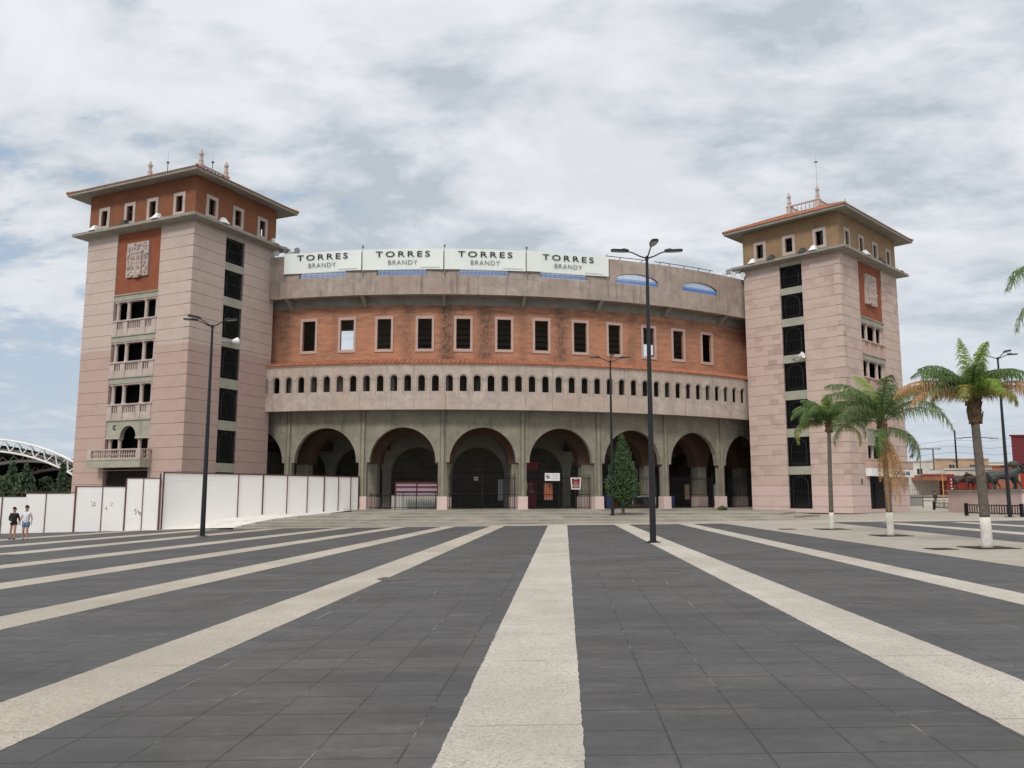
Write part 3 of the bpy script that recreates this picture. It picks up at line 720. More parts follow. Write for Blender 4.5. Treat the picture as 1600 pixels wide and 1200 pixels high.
# ------------------------------------------------------------------ corner towers
COURSE = .965
def baluster(mb, c, h, r=.07):
    mb.lathe(c, [(r*.8, 0), (r*.8, h*.08), (r*.45, h*.14), (r, h*.38), (r*.95, h*.45), (r*.4, h*.75), (r*.75, h*.86), (r*.8, h)], 8)
def tower(which, cx, cy, rot, A, B, shield_left, label):
    base = -.4 if which == 'L' else .30
    t = thing('corner_tower', label, 'tower', (cx, cy, .14), rot, 'twin corner towers of the bullring'); t.scale = (.93, .93, .93)
    FL = lambda s, z, d: (-A+d, -B+s, z)          # left face, s from the front corner
    FR = lambda s, z, d: (-A+s, -B+d, z)          # right face
    FB = lambda s, z, d: (-A+s, B-d, z); FE = lambda s, z, d: (A-d, -B+s, z)
    WL, WR = 2*B, 2*A
    SF, SW, KF, KW = (FL, WL, FR, WR) if shield_left else (FR, WR, FL, WL)    # shield face, stair face
    c = SW/2; a0, a1 = (c-2.55, c+2.55) if shield_left else (c-2.72, c+2.72)
    k0, k1 = (3.58, 5.82) if shield_left else (3.70, 5.96)
    TOP = 24.25
    rows = [(21.65, 23.8), (18.65, 21.0), (15.1, 17.9), (11.65, 14.35), (8.1, 10.82), (4.55, 7.3), (.66, 3.8)]
    stonem = 'stone_pale_pink' if which == 'L' else 'stone_rough_pink'
    m = MB()
    m.holed(SF, 0, SW, base, TOP, [(a0, a1, 8.1, TOP-.001, 0), (a0, a1, 3.95, 8.1, 0), (a0, a1-(0 if which == 'L' else 0), .62, 3.65, 0)] if which == 'R' else [(a0, a1, 8.1, TOP-.001, 0), (a0, a1, 3.95, 8.1, 0), (a0, a1, base+.05, 3.9, 0)], .55)
    m.holed(KF, 0, KW, base, TOP, [(k0, k1, .66, 24.1, 0)], .3)
    m.holed(FB, 0, WR, base, TOP, [], .5); m.holed(FE, 0, WL, base, TOP, [], .5)
    wall = m.build('stone_wall', stonem, t)
    # course noses on the corners (the cladding steps out a little)
    m = MB(); z = .86
    while z < TOP-.3:
        z1 = min(z+COURSE, TOP)
        m.box(-A-.025, -A+.0, -B-.025, -B+.6, z+.03, z1-.03); m.box(-A, -A+.6, -B-.025, -B, z+.03, z1-.03)
        z += COURSE
    m.build('corner_quoin', stonem, wall)
    # dark interior: floors, ceiling and core
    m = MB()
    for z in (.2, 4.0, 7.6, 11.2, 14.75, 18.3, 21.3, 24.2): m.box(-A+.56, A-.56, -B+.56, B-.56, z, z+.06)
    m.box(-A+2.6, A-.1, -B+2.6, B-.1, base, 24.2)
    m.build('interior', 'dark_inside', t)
    # ---- shield face
    m = MB(); m.fbox(SF, a0, a1, 18.72, TOP-.02, .12, .3); m.build('terracotta_panel', 'terracotta_plaster', t)
    rw = 1.26
    m = MB(); m.fbox(SF, c-rw, c+rw, 20.15, 23.1, -.08, .12)
    sg = random.Random(5 if which == 'L' else 9)
    # carved relief: shield with crossed field, helmet crest, leaf scrolls, ribbon
    m.fbox(SF, c-.62, c+.62, 20.45, 22.2, -.16, -.08); m.fbox(SF, c-.62, c-.54, 20.42, 22.24, -.22, -.16); m.fbox(SF, c+.54, c+.62, 20.42, 22.24, -.22, -.16)
    m.fbox(SF, c-.62, c+.62, 22.14, 22.24, -.22, -.16); m.fbox(SF, c-.04, c+.04, 20.5, 22.1, -.2, -.16); m.fbox(SF, c-.5, c+.5, 21.3, 21.38, -.2, -.16)
    m.fbox(SF, c-.62, c+.62, 20.22, 20.42, -.20, -.08); m.fbox(SF, c-.3, c+.3, 20.05, 20.22, -.16, -.02)
    for q in range(46):
        ang = sg.uniform(0, 6.28); u = sg.choice([-1, 1])
        if sg.random() < .5: s0, z0 = c+u*sg.uniform(.72, 1.1), sg.uniform(20.5, 22.9)
        else: s0, z0 = c+sg.uniform(-1.0, 1.0), sg.uniform(22.3, 22.95)
        P = [SF(s0+.16*r_*math.cos(ang+r_*1.3), z0+.2*r_*math.sin(ang+r_*1.3), -.1-.05*math.sin(r_)) for r_ in (0, .5, 1, 1.5)]
        m.tube(P, [.07, .06, .045, .02], 5)
    for q in (-.3, .3):
        for zz in (20.9, 21.75): m.tube([SF(c+q-.12, zz-.15, -.19), SF(c+q, zz+.15, -.22), SF(c+q+.12, zz-.15, -.19)], .05, 5)
    m.build('stone_relief', 'cantera', t)
    def column(s, z0, z1, r=.17):
        p = SF(s, z0, .32); mm = MB(); h = z1-z0
        mm.lathe(p, [(r*1.35, 0), (r*1.35, .06), (r*1.1, .1), (r, .16), (r*.92, h-.2), (r*1.0, h-.18), (r*1.25, h-.1), (r*1.45, h-.06), (r*1.45, h)], 12)
        mm.build('column', 'cantera', t, smooth=False)
    cs = (a0+.28, c-1.02, c+1.02, a1-.28)
    for i, zt in enumerate((18.72, 15.17, 11.62)):
        m = MB(); m.fbox(SF, a0, a1, zt-.5, zt, .04, .5); m.fbox(SF, a0-.04, a1+.04, zt-.06, zt+.03, -.05, .04); m.build('lintel', 'lintel_green', t)
        m = MB(); m.fbox(SF, a0, a1, zt-.62, zt-.5, .1, .5); m.build('capital_band', 'cantera', t)
        for s in cs: column(s, zt-2.22, zt-.6)
        # balustrade: pillars, rails, pierced slots (left tower) or sunk panels (right tower)
        m = MB(); zb = zt-3.55; zr = zt-2.24
        m.fbox(SF, a0-.05, a1+.05, zr-.1, zr+.02, -.1, .45)
        ps = [a0+.28, c-1.02, c+1.02, a1-.28]
        for s in ps: m.fbox(SF, s-.27, s+.27, zb, zr-.1, -.03, .3)
        segs = [(ps[0]+.27, ps[1]-.27), (ps[1]+.27, ps[2]-.27), (ps[2]+.27, ps[3]-.27)]
        for (p, q) in segs:
            m.fbox(SF, p, q, zr-.2, zr-.1, .02, .25)
            if which == 'L':
                m.fbox(SF, p, q, zb, zr-.72, .02, .25)
                n = max(2, int((q-p)/.2))
                for j in range(n):
                    w = (q-p)/n; m.fbox(SF, p+w*j, p+w*j+w*.55, zr-.72, zr-.2, .05, .2)
            else:
                m.fbox(SF, p, q, zb, zr-.2, .07, .25); m.fbox(SF, p, q, zb, zb+.2, .02, .25)
        m.build('balustrade', 'cantera' if which == 'L' else 'pink_frame', t)
    # arched storey
    m = MB(); m.holed(lambda s, z, d: SF(s, z, d+.05), a0, a1, 6.62, 8.1, [(c-.9, c+.9, 6.62, 6.68, .9)], .4, arcseg=16)
    m.fbox(SF, a0-.04, a1+.04, 8.0, 8.12, -.05, .05); m.build('arch_panel', 'lintel_green', t)
    for p, q in ((a0, c-.9), (c+.9, a1)):
        m = MB(); m.fbox(SF, p, q, 6.5, 6.62, -.02, .45); m.build('capital_band', 'cantera', t)
    for s in (a0+.28, c-1.15, c+1.15, a1-.28): column(s, 4.75, 6.52)
    if which == 'L':
        text_obj('lettering', 'C', .42, .34, 'banner_text', t, SF(a1-.95, 7.45, .02), bold=.02, rz=-math.pi/2)
        # balcony
        m = MB(); s0, s1 = 3.3, 9.35; m.fbox(SF, s0, s1, 4.12, 4.78, -1.15, .5); m.fbox(SF, s0-.04, s1+.04, 4.7, 4.78, -1.19, -1.15)
        bal = m.build('balcony', 'lintel_green', t)
        m = MB()
        m.fbox(SF, s0, s1, 5.5, 5.6, -1.13, -.93); m.fbox(SF, s0, s1, 4.78, 4.88, -1.13, -.93)
        for s in (s0, s1-.2): m.fbox(SF, s, s+.2, 5.5, 5.6, -.93, 0); m.fbox(SF, s, s+.2, 4.78, 4.88, -.93, 0)
        for s in (s0, s1-.45): m.fbox(SF, s, s+.45, 4.78, 5.52, -1.16, -.9)
        n = 20
        for j in range(n): baluster(m, SF(s0+.6+(s1-s0-1.2)*j/(n-1), 4.86, -1.03), .66, .08)
        for s in (s0+.1, s1-.1):
            for d in (-.7, -.45, -.2): baluster(m, SF(s, 4.86, d), .66, .08)
        m.build('balcony_railing', 'cantera', bal)
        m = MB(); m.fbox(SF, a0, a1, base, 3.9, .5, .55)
        m.build('doorway_shade', 'dark_inside', t)  # dark sheet across the opening, shade put into its colour
        m = MB()
        for j in range(30): s = a0+(a1-a0)*(j+.5)/30; m.tube([SF(s, .2, .3), SF(s, 3.9, .3)], .02, 4)
        for q in (c-1.6, c, c+1.6):
            for rr in (.3, .55, .8): m.tube([SF(q+rr*math.cos(x*.52), 2.9+rr*math.sin(x*.52), .28) for x in range(13)], .02, 4)
        m.build('door_grille', 'iron_black', t)
    else:
        # ticket-office box and sign over the doorway
        m = MB(); m.fbox(SF, 3.2, SW+.02, 4.37, 5.15, -.5, .3); m.fbox(SF, 3.15, SW+.07, 5.1, 5.22, -.55, .3)
        for s in (3.9, 5.3, 6.7, 8.1, 9.5, 10.9, 12.2): m.fbox(SF, s, s+.5, 4.5, 5.0, -.54, -.5)
        for s in (4.05, 5.45, 6.85): m.fbox(SF, s-.12, s-.02, 4.45, 5.05, -.57, -.5)
        m.build('canopy_box', 'pink_frame', t)
        m = MB(); m.fbox(SF, 3.2, SW+.02, 3.64, 4.36, -.52, .05); sg_ = m.build('sign_board', 'sign_white', t)
        text_obj('lettering', 'TAQUILLAS', .42, 4.9, 'banner_text', sg_, SF(9.9, 4.0, -.54), bold=.012)
        m = MB(); m.fbox(SF, a0, a1, .3, 3.65, .5, .55); m.build('doorway_shade', 'dark_inside', t)  # near-black sheet standing in for the shade inside the opening
        m = MB()
        for j in range(22): s = a0+(a1-a0)*(j+.5)/22; m.tube([SF(s, .62, .3), SF(s, 3.6, .3)], .02, 4)
        m.fbox(SF, c-.9, c-.2, .62, 3.0, .32, .36)
        m.build('door_grille', 'iron_black', t)
        m = MB(); m.fbox(SF, 2.0, 2.3, 2.9, 3.35, -.06, 0); m.build('electric_box', 'pole_grey', t)
        m = MB()
        for z in (3.2, 3.5, 3.8, 4.1, 2.95): m.fbox(SF, SW-.02, SW+.1, z, z+.12, -.1, .2)
    # ---- stair face: grilles and spandrels
    for i, (z0, z1) in enumerate(rows):
        m = MB(); w = k1-k0; mid = (k0+k1)/2
        n = 16
        for j in range(n): s = k0+w*(j+.5)/n; m.tube([KF(s, z0, .13), KF(s, z1, .13)], .022, 4)
        for z in (z0+.05, z1-.05, (z0+z1)/2): m.fbox(KF, k0, k1, z-.02, z+.02, .11, .15)
        P = [(mid-w*.33, z0+.25)]+[(mid-w*.33*math.cos(math.pi*x/12), z1-.95+w*.33*math.sin(math.pi*x/12)) for x in range(13)]+[(mid+w*.33, z0+.25)]
        g_ = m.build('window_grille', 'iron_black', t)
        m = MB(); m.tube([KF(s, z, .10) for s, z in P]+[KF(*P[0], .10)], .022, 5)
        m.build('grille_arch', 'grille_grey', g_)
        if i < 6:
            zb = rows[i+1][1]; m = MB(); m.fbox(KF, k0, k1, zb, z0, .06, .3)
            m.build('spandrel', 'lintel_green', t)
    m = MB(); m.fbox(KF, k0, k1, 23.8, TOP-.01, .06, .5); m.build('spandrel', 'lintel_green', t)
    # ---- ledge slab with sloped underside
    def ring_slab(mb, oi, oo, z0i, z0o, z1):
        pi = [(-A-oi, -B-oi), (A+oi, -B-oi), (A+oi, B+oi), (-A-oi, B+oi)]; po = [(-A-oo, -B-oo), (A+oo, -B-oo), (A+oo, B+oo), (-A-oo, B+oo)]
        for k in range(4):
            a, b, c_, d = pi[k], pi[(k+1) % 4], po[k], po[(k+1) % 4]
            mb.poly([(*a, z0i), (*b, z0i), (*d, z0o), (*c_, z0o)]); mb.poly([(*c_, z0o), (*d, z0o), (*d, z1), (*c_, z1)])
            mb.poly([(*c_, z1), (*d, z1), (*b, z1), (*a, z1)])
    m = MB(); ring_slab(m, -.1, .95, 24.12, 24.27, 24.50); m.build('ledge', 'concrete_beam', t)
    # ---- upper storey
    ub = 'orange_plaster' if which == 'L' else 'ochre_plaster'
    UA, UB, z0, z1 = .0, .0, 24.45, 28.0
    m = MB()
    wl = [1.76, 4.82, 7.5, 10.6] if which == 'L' else [1.78, 4.85, 7.9]
    wr = [1.77, 4.8, 7.85] if which == 'L' else [1.8, 4.95, 8.2, 11.5]
    ww = .38
    for fn, W, ws in ((FL, WL, wl), (FR, WR, wr), (FB, WR, wr), (FE, WL, wl)):
        m.holed(fn, 0, W, z0, z1, [(s-ww, s+ww, 25.1, 26.5, 0) for s in ws], .3)
    up = m.build('upper_storey', ub, t)
    for fn, ws in ((FL, wl), (FR, wr)):
        for s in ws:
            mm = MB()
            for (p, q, y0, y1) in ((s-ww-.27, s-ww+.01, 24.82, 26.78), (s+ww-.01, s+ww+.27, 24.82, 26.78), (s-ww+.01, s+ww-.01, 26.49, 26.78), (s-ww+.01, s+ww-.01, 24.82, 25.11)): mm.fbox(fn, p, q, y0, y1, -.07, .06)
            f_ = mm.build('window_frame', 'cantera', t)
            mm = MB(); mm.fbox(fn, s-.02, s+.02, 25.1, 26.5, .14, .18); mm.fbox(fn, s-ww, s-.02, 25.1, 26.5, .15, .17) if (int(s) % 2) else mm.fbox(fn, s-ww, s+ww, 25.78, 25.82, .14, .18)
            mm.build('window_leaf', 'iron_black', f_)
    # inner dark core with a few see-through corners
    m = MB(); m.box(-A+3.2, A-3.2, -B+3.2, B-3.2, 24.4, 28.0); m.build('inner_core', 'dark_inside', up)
    # eave and roof
    m = MB(); ring_slab(m, -.1, 1.36, 28.05, 27.84, 28.10); m.build('eave', 'concrete_beam', t)
    OE = 1.42; PH = 1.55; zE, zP = 28.1, (29.9 if which == 'L' else 30.15)
    px, py = (1.5, 3.1) if A < B else (3.15, 1.5)
    m = MB()
    co = [(-A-OE, -B-OE), (A+OE, -B-OE), (A+OE, B+OE), (-A-OE, B+OE)]; ci = [(-px, -py), (px, -py), (px, py), (-px, py)]
    for k in range(4):
        a, b = Vector(co[k]), Vector(co[(k+1) % 4]); e, f2 = Vector(ci[k]), Vector(ci[(k+1) % 4])
        L = (b-a).length; n = int(L/.3); ax = (b-a)/L
        sl_ = ((f2+e)/2-(a+b)/2).length
        for j in range(n):
            for h0, h1, u0, u1 in ((0, .06, j/n, (j+.5)/n), (.06, 0, (j+.5)/n, (j+1)/n)):
                p0, p1, q0, q1 = a.lerp(b, u0), a.lerp(b, u1), e.lerp(f2, u0), e.lerp(f2, u1)
                m.poly([(p0.x, p0.y, zE+h0), (p1.x, p1.y, zE+h1), (q1.x, q1.y, zP+h1), (q0.x, q0.y, zP+h0)], [(u0*n*.22, 0), (u1*n*.22, 0), (u1*n*.22, sl_), (u0*n*.22, sl_)])
        m.poly([(*a, zE-.06), (*b, zE-.06), (*b, zE), (*a, zE)])
    m.poly([(x, y, zP) for x, y in ci])
    roof = m.build('tiled_roof', 'roof_tile_red', t)
    for k in range(4): m = MB(); m.tube([(*co[k], zE+.05), (*ci[k], zP+.05)], .10, 6); m.build('ridge_tile', 'roof_tile_red', roof)
    # rooftop balustrade
    m = MB(); zb = zP-.15
    for k in range(4):
        a, b = Vector(ci[k]), Vector(ci[(k+1) % 4]); L = (b-a).length; n = int(L/.42)
        m.tube([(a.x, a.y, zb+.95), (b.x, b.y, zb+.95)], .09, 6); m.tube([(a.x, a.y, zb+.12), (b.x, b.y, zb+.12)], .1, 6)
        for j in range(1, n): p = a.lerp(b, j/n); baluster(m, (p.x, p.y, zb+.15), .76, .075)
    m.build('roof_balustrade', 'cantera', t)
    for k in range(4):
        m = MB(); p = (ci[k][0], ci[k][1], zb-.35)
        m.lathe(p, [(.22, 0), (.22, 1.15), (.26, 1.2), (.26, 1.28), (.17, 1.34), (.14, 1.6), (.17, 1.66), (.125, 1.75), (.09, 2.1), (.12, 2.12), (.12, 2.18), (.15, 2.2), (.16, 2.3), (.02, 2.72)], square=True)
        m.build('finial', 'cantera', t)
    if which == 'R':
        m = MB(); m.tube([(-px, -py, zb+2.3), (-px, -py, zb+5.3)], [.014, .008], 5); m.lathe((-px, -py, zb+4.75), [(.05, 0), (.2, .05), (.05, .12)], 8)
        m.build('lightning_rod', 'iron_black', t)
        m = MB(); m.lathe((-A-OE, -B-OE, zE-.02), [(.1, 0), (.14, .12), (.06, .2), (.02, .45)], 8); m.build('corner_finial', 'cantera', t)
    else:
        for x, y in ((-px, py*.2), (px*.1, -py)):
            m = MB(); m.tube([(x, y+.3, zb), (x, y+.3, zb+1.9)], .035, 5); m.tube([(x, y+.3, zb+1.9), (x, y+.3, zb+3.0)], .01, 4); m.lathe((x, y+.3, zb+1.75), [(.04, 0), (.13, .06), (.13, .14), (.03, .2)], 8)
            m.build('antenna', 'pole_grey', t)
    # loudspeaker bracket lamp on the stair face
    return t, SF, KF, FL, FR
tL, SFL, KFL, FLL, FRL = tower('L', -27.456, 67.01, 1.137, 4.846, 6.233, True, 'left tower of pale pink stone with terracotta shield panel, orange top storey and balcony')
tR, SFR, KFR, FLR, FRR = tower('R', 29.275, 76.193, .775, 6.703, 4.889, False, 'right tower of rough pink stone with ochre top storey behind the palms')
def towerworld(t, p): return Matrix.Translation(t.location) @ Matrix.Rotation(t.rotation_euler.z, 4, 'Z') @ (Vector(p)*.93)
# floodlights
def floodlight(label, t, p, yaw, mat='floodlight_white', grp='floodlights on the tower ledges'):
    w = towerworld(t, p)
    r = thing('floodlight', label, 'floodlight', tuple(w), yaw, grp)
    m = MB(); m.tube([(-.3, 0, 0), (-.3, 0, .28)], .03, 5); m.tube([(.3, 0, 0), (.3, 0, .28)], .03, 5); m.box(-.32, .32, -.05, .05, -.02, .03); m.build('bracket', 'pole_grey', r)
    m = MB(); a = [(-.33, -.05, .1), (.33, -.05, .1), (.33, .25, .16), (-.33, .25, .16)]; b = [(-.14, -.35, .42), (.14, -.35, .42), (.14, -.05, .5), (-.14, -.05, .5)]
    m.hexa([(-.34, -.42, .02), (.34, -.42, .02), (.34, .22, .1), (-.34, .22, .1), (-.13, -.12, .5), (.13, -.12, .5), (.13, .1, .52), (-.13, .1, .52)]); m.build('housing', mat, r)
    m = MB(); m.poly([(-.3, -.40, .015), (.3, -.40, .015), (.3, .19, .09), (-.3, .19, .09)]); m.build('lens', 'glass_dark' if mat != 'floodlight_white' else 'lamp_lens', r)
aL, aR = 1.137, .775
zl = 24.5
floodlight('white floodlight on the left tower ledge, at the far left end', tL, FLL(10.95, zl, -.6), aL-math.pi/2)
floodlight('white floodlight on the left tower ledge just left of the front corner windows', tL, FLL(3.5, zl, -.6), aL-math.pi/2)
floodlight('white floodlight on the left tower ledge just right of the front corner windows', tL, FRL(2.5, zl, -.6), aL)
floodlight('white floodlight on the left tower ledge near its right end', tL, FRL(8.8, zl, -.6), aL)
floodlight('small dark floodlight on the left tower ledge below the third window from the front corner', tL, FLL(7.4, zl, -.5), aL-math.pi/2, 'floodlight_dark')
floodlight('white floodlight on the right tower ledge at its left end', tR, FLR(8.35, zl, -.6), aR-math.pi/2)
floodlight('dark floodlight on the right tower ledge, left of the middle window', tR, FLR(6.37, zl, -.6), aR-math.pi/2, 'floodlight_dark')
floodlight('dark floodlight on the right tower ledge, right of the middle window', tR, FLR(3.2, zl, -.6), aR-math.pi/2, 'floodlight_dark')
floodlight('white floodlight on the right tower ledge left of the front corner', tR, FLR(2.1, zl, -.6), aR-math.pi/2)
floodlight('white floodlight on the right tower ledge right of the front corner', tR, FRR(4.4, zl, -.6), aR)
floodlight('dark floodlight on the right tower ledge above the shield panel, near its right edge', tR, FRR(8.1, zl, -.6), aR, 'floodlight_dark')
floodlight('white floodlight on the right tower ledge at its far right end', tR, FRR(12.6, zl, -.6), aR)
def spot_cluster(name, label, w, yaw, n):
    r = thing(name, label, 'floodlights', tuple(w), yaw, 'spotlight racks between tower and ring')
    m = MB(); m.tube([(-.9, 0, 0), (1.1, 0, .05)], .05, 6); m.tube([(0, 0, -.9), (0, 0, .5)], .05, 6); m.build('rack', 'pole_grey', r)
    for k in range(n):
        x = -.8+1.7*k/(n-1); z = .25 if k % 2 else -.15
        m = MB(); m.tube([(x, -.05, z), (x, -.2, z-.03), (x, -.45, z-.12)], [.1, .2, .26], 10); m.build('lamp', 'lamp_shell' if k % 2 else 'floodlight_white', r)
w = towerworld(tL, FRL(10.6, 24.25, -.5)); spot_cluster('spotlight_rack', 'rack of small spotlights hung at the right end of the left tower ledge', w, .3, 4)
w = towerworld(tR, FLR(10.7, 24.0, -.5)); spot_cluster('spotlight_rack', 'rack of small spotlights at the left end of the right tower ledge', w, -.3, 5)
def wall_lamp(label, t, p, yaw):
    w = towerworld(t, p); r = thing('wall_lamp', label, 'lamp', tuple(w), yaw, 'spotlights on the stair fronts')
    m = MB(); m.tube([(-.7, .1, 0), (-.25, -.3, .05), (.15, -.35, .1)], .05, 6); m.build('arm', 'lamp_shell', r)
    m = MB(); m.tube([(.1, -.35, .08), (.3, -.4, .1), (.55, -.45, .16)], [.12, .2, .3], 12); m.build('housing', 'floodlight_white', r)
wall_lamp('silver spotlight on the fourth storey spandrel of the left tower stair front', tL, KFL(4.3, 14.75, 0), aL)
wall_lamp('silver spotlight on the fourth storey spandrel of the right tower stair front', tR, KFR(4.3, 14.7, 0), aR-math.pi/2)
# ------------------------------------------------------------------ white painted walls on the left
def wframe(A, B):
    A, B = Vector(A), Vector(B); u = (B-A).normalized(); n = Vector((u.y, -u.x))
    return (lambda s, z, d: (A.x+u.x*s-n.x*d, A.y+u.y*s-n.y*d, z)), (B-A).length
fn, L = wframe(WA, WB)
t = thing('boundary_wall', 'tall white painted wall with rust red posts running beside the steps to the arcade', 'wall', (WA[0], WA[1], -.3))
m = MB(); m.holed(fn, 0, 5.0, -.45, 3.30, [], .1); m.holed(fn, 5.0, L, .3, 3.33, [], .1, n=8); m.holed(lambda s, z, d: fn(s, z, .12), 0, L, -.45, 3.3, [], .1)
m.fbox(fn, 0, L, 3.30, 3.34, -.01, .12); m.fbox(fn, -.02, 0, -.45, 3.3, 0, .12)
for s, z in ((1.3, 2.9), (3.2, 2.95)): m.fbox(fn, s-.8, s+.9, z, z+.01, -.012, .0)
m.build('wall_panel', 'white_paint', t, world=True)
for i, s in enumerate((0.05, 5.72, 7.8, 9.95, 11.85, 13.5, 14.95, 16.25, 17.1)):
    zb = -.25+.86*s/L*1.1; m = MB(); r = .04 if i in (0, 2, 5, 8) else .022
    m.fbox(fn, s-r, s+r, zb, 3.44, -.06, .0); m.build('post', 'rust_red_steel', t, world=True)
m = MB(); m.fbox(fn, 0, L, 3.35, 3.42, -.05, .02); m.build('top_rail', 'rust_red_steel', t, world=True)
m = MB(); m.lathe(fn(2.9, 0, -.02), [(.0, -.07), (.07, 0), (.0, .07)], 8); m.build('pipe_outlet', 'iron_black', t, world=True)
W0 = (-31.13, 50.96); W0x = (WA[0]+(W0[0]-WA[0])*2.2, WA[1]+(W0[1]-WA[1])*2.2)
W0b = W0
fn2, L2 = wframe(W0, WA)
t = thing('stepped_wall', 'lower white painted wall stepping up in four sections behind the walking couple', 'wall', (-26, 52.5, -.35))
segs = [(-9, 1.27, 1.80), (1.27, 3.97, 2.0), (4.05, 6.84, 2.43), (6.88, 8.88, 2.97)]
for i, (a, b, z) in enumerate(segs):
    m = MB(); m.holed(fn2, a, b, -.6, z, [], .15, n=3); m.holed(lambda s, zz, d: fn2(s, zz, .15), a, b, -.6, z, [], .1); m.fbox(fn2, a, b, z, z+.012, -.015, .16); m.fbox(fn2, a-.01, a, -.6, z, 0, .15)
    m.build('wall_section', 'white_paint', t, world=True)
for s, z, r in ((-4, 1.85, .03), (-.02, 1.85, .04), (2.35, 2.03, .03), (3.98, 2.5, .07), (5.5, 2.45, .03), (6.84, 3.0, .06), (7.85, 2.98, .03), (8.85, 3.35, .07)):
    r *= .68; m = MB(); m.fbox(fn2, s-r, s+r, -.5, z, -.04, .0); m.build('post', 'rust_red_steel', t, world=True)
m = MB(); m.fbox(fn2, -9, 3.97, 2.08, 2.13, -.03, .03); m.fbox(fn2, 4.0, 6.84, 2.45, 2.50, -.04, .02); m.fbox(fn2, 6.88, 8.85, 2.99, 3.04, -.04, .02)
m.build('top_rail', 'rust_red_steel', t, world=True)
m = MB(); rr = random.Random(4)
for (s0, z0, w) in ((5.9, 1.25, .22), (7.55, .9, .12), (7.7, .75, .1), (5.0, 1.4, .12)):
    for q in range(9):
        s, z = s0+rr.uniform(-w, w), z0+rr.uniform(-w, w)*1.3; a = rr.uniform(0, 6)
        m.poly([fn2(s+rr.uniform(.02, .06)*math.cos(a+k*1.57), z+rr.uniform(.02, .07)*math.sin(a+k*1.57), -.006) for k in range(4)])
m.build('peeled_spot', 'wall_grey', t, world=True)

# ------------------------------------------------------------------ street lamps
def lamp(label, x, y, z, H, rz, arms):
    t = thing('street_lamp', label, 'street lamp', (x, y, z), rz, 'three-headed street lamps in the plaza')
    m = MB(); m.lathe((0, 0, 0), [(.13, 0), (.13, .02), (.125, 1.5), (.11, 4), (.085, H*.7), (.06, H), (.075, H+.02), (.075, H+.15), (.03, H+.2)], 16)
    m.build('pole', 'lamp_black', t, smooth=False)
    m = MB(); m.box(-.26, .26, -.26, .26, 0, .025)
    for a in range(4): m.lathe((.2*math.cos(a*1.57+.78), .2*math.sin(a*1.57+.78), .02), [(.03, 0), (.03, .04)], 6)
    m.build('base_plate', 'lamp_black', t)
    for an in arms:
        ca, sa = math.cos(an), math.sin(an)
        P = lambda r, z, w=0: (r*ca-w*sa, r*sa+w*ca, H+z)
        m = MB(); m.tube([P(.0, .08), P(.3, .18), P(.6, .33), P(.85, .40)], [.035, .03, .028, .028], 8); a_ = m.build('arm', 'lamp_black', t)
        m = MB()
        out = [(.75, .05), (.85, .10), (1.0, .14), (1.25, .155), (1.42, .14), (1.5, .07)]
        top = [P(r, .39+.05*(r-.75)+.04, w) for r, w in out]+[P(r, .39+.05*(r-.75)+.04, -w) for r, w in out[::-1]]
        bot = [P(r, .36+.05*(r-.75), w) for r, w in out]+[P(r, .36+.05*(r-.75), -w) for r, w in out[::-1]]
        m.poly(top); n = len(top)
        for k in range(n): m.poly([bot[k], bot[(k+1) % n], top[(k+1) % n], top[k]])
        m.tube([P(.75, .42), P(.95, .465), P(1.15, .46)], [.05, .06, .02], 6)
        m.poly(bot)
        h = m.build('lamp_head', 'lamp_black', t)
        m = MB(); m.poly([P(1.0+(r-1.0)*.9, .352+.05*(r-.75), w*.85) for r, w in out[1:]]+[P(1.0+(r-1.0)*.9, .352+.05*(r-.75), -w*.85) for r, w in out[1:][::-1]]); m.build('lens', 'lamp_lens', h)
    return t
PI = math.pi
lamp('tall black three-headed street lamp standing on the pale stripe right of the plaza centre', 5.64, 33.53, gz(5.6)+.01, 11.6, 0, (0, PI, -PI/2+.08))
lamp('black three-headed street lamp on the plaza in front of the left tower', -16.3, 44.13, gz(-16.3), 11.15, 0, (-.25, PI+.25, -PI/2-.6))
lamp('black three-headed street lamp on the steps just left of the clipped conifer', 7.3, 60.6, .45, 11.2, 0, (.1, PI, -PI/2))
lamp('black street lamp at the right edge in front of the pink pedestal', 34.1, 57.22, gz(34), 10.9, 0, (.1, PI-.3, -PI/2))

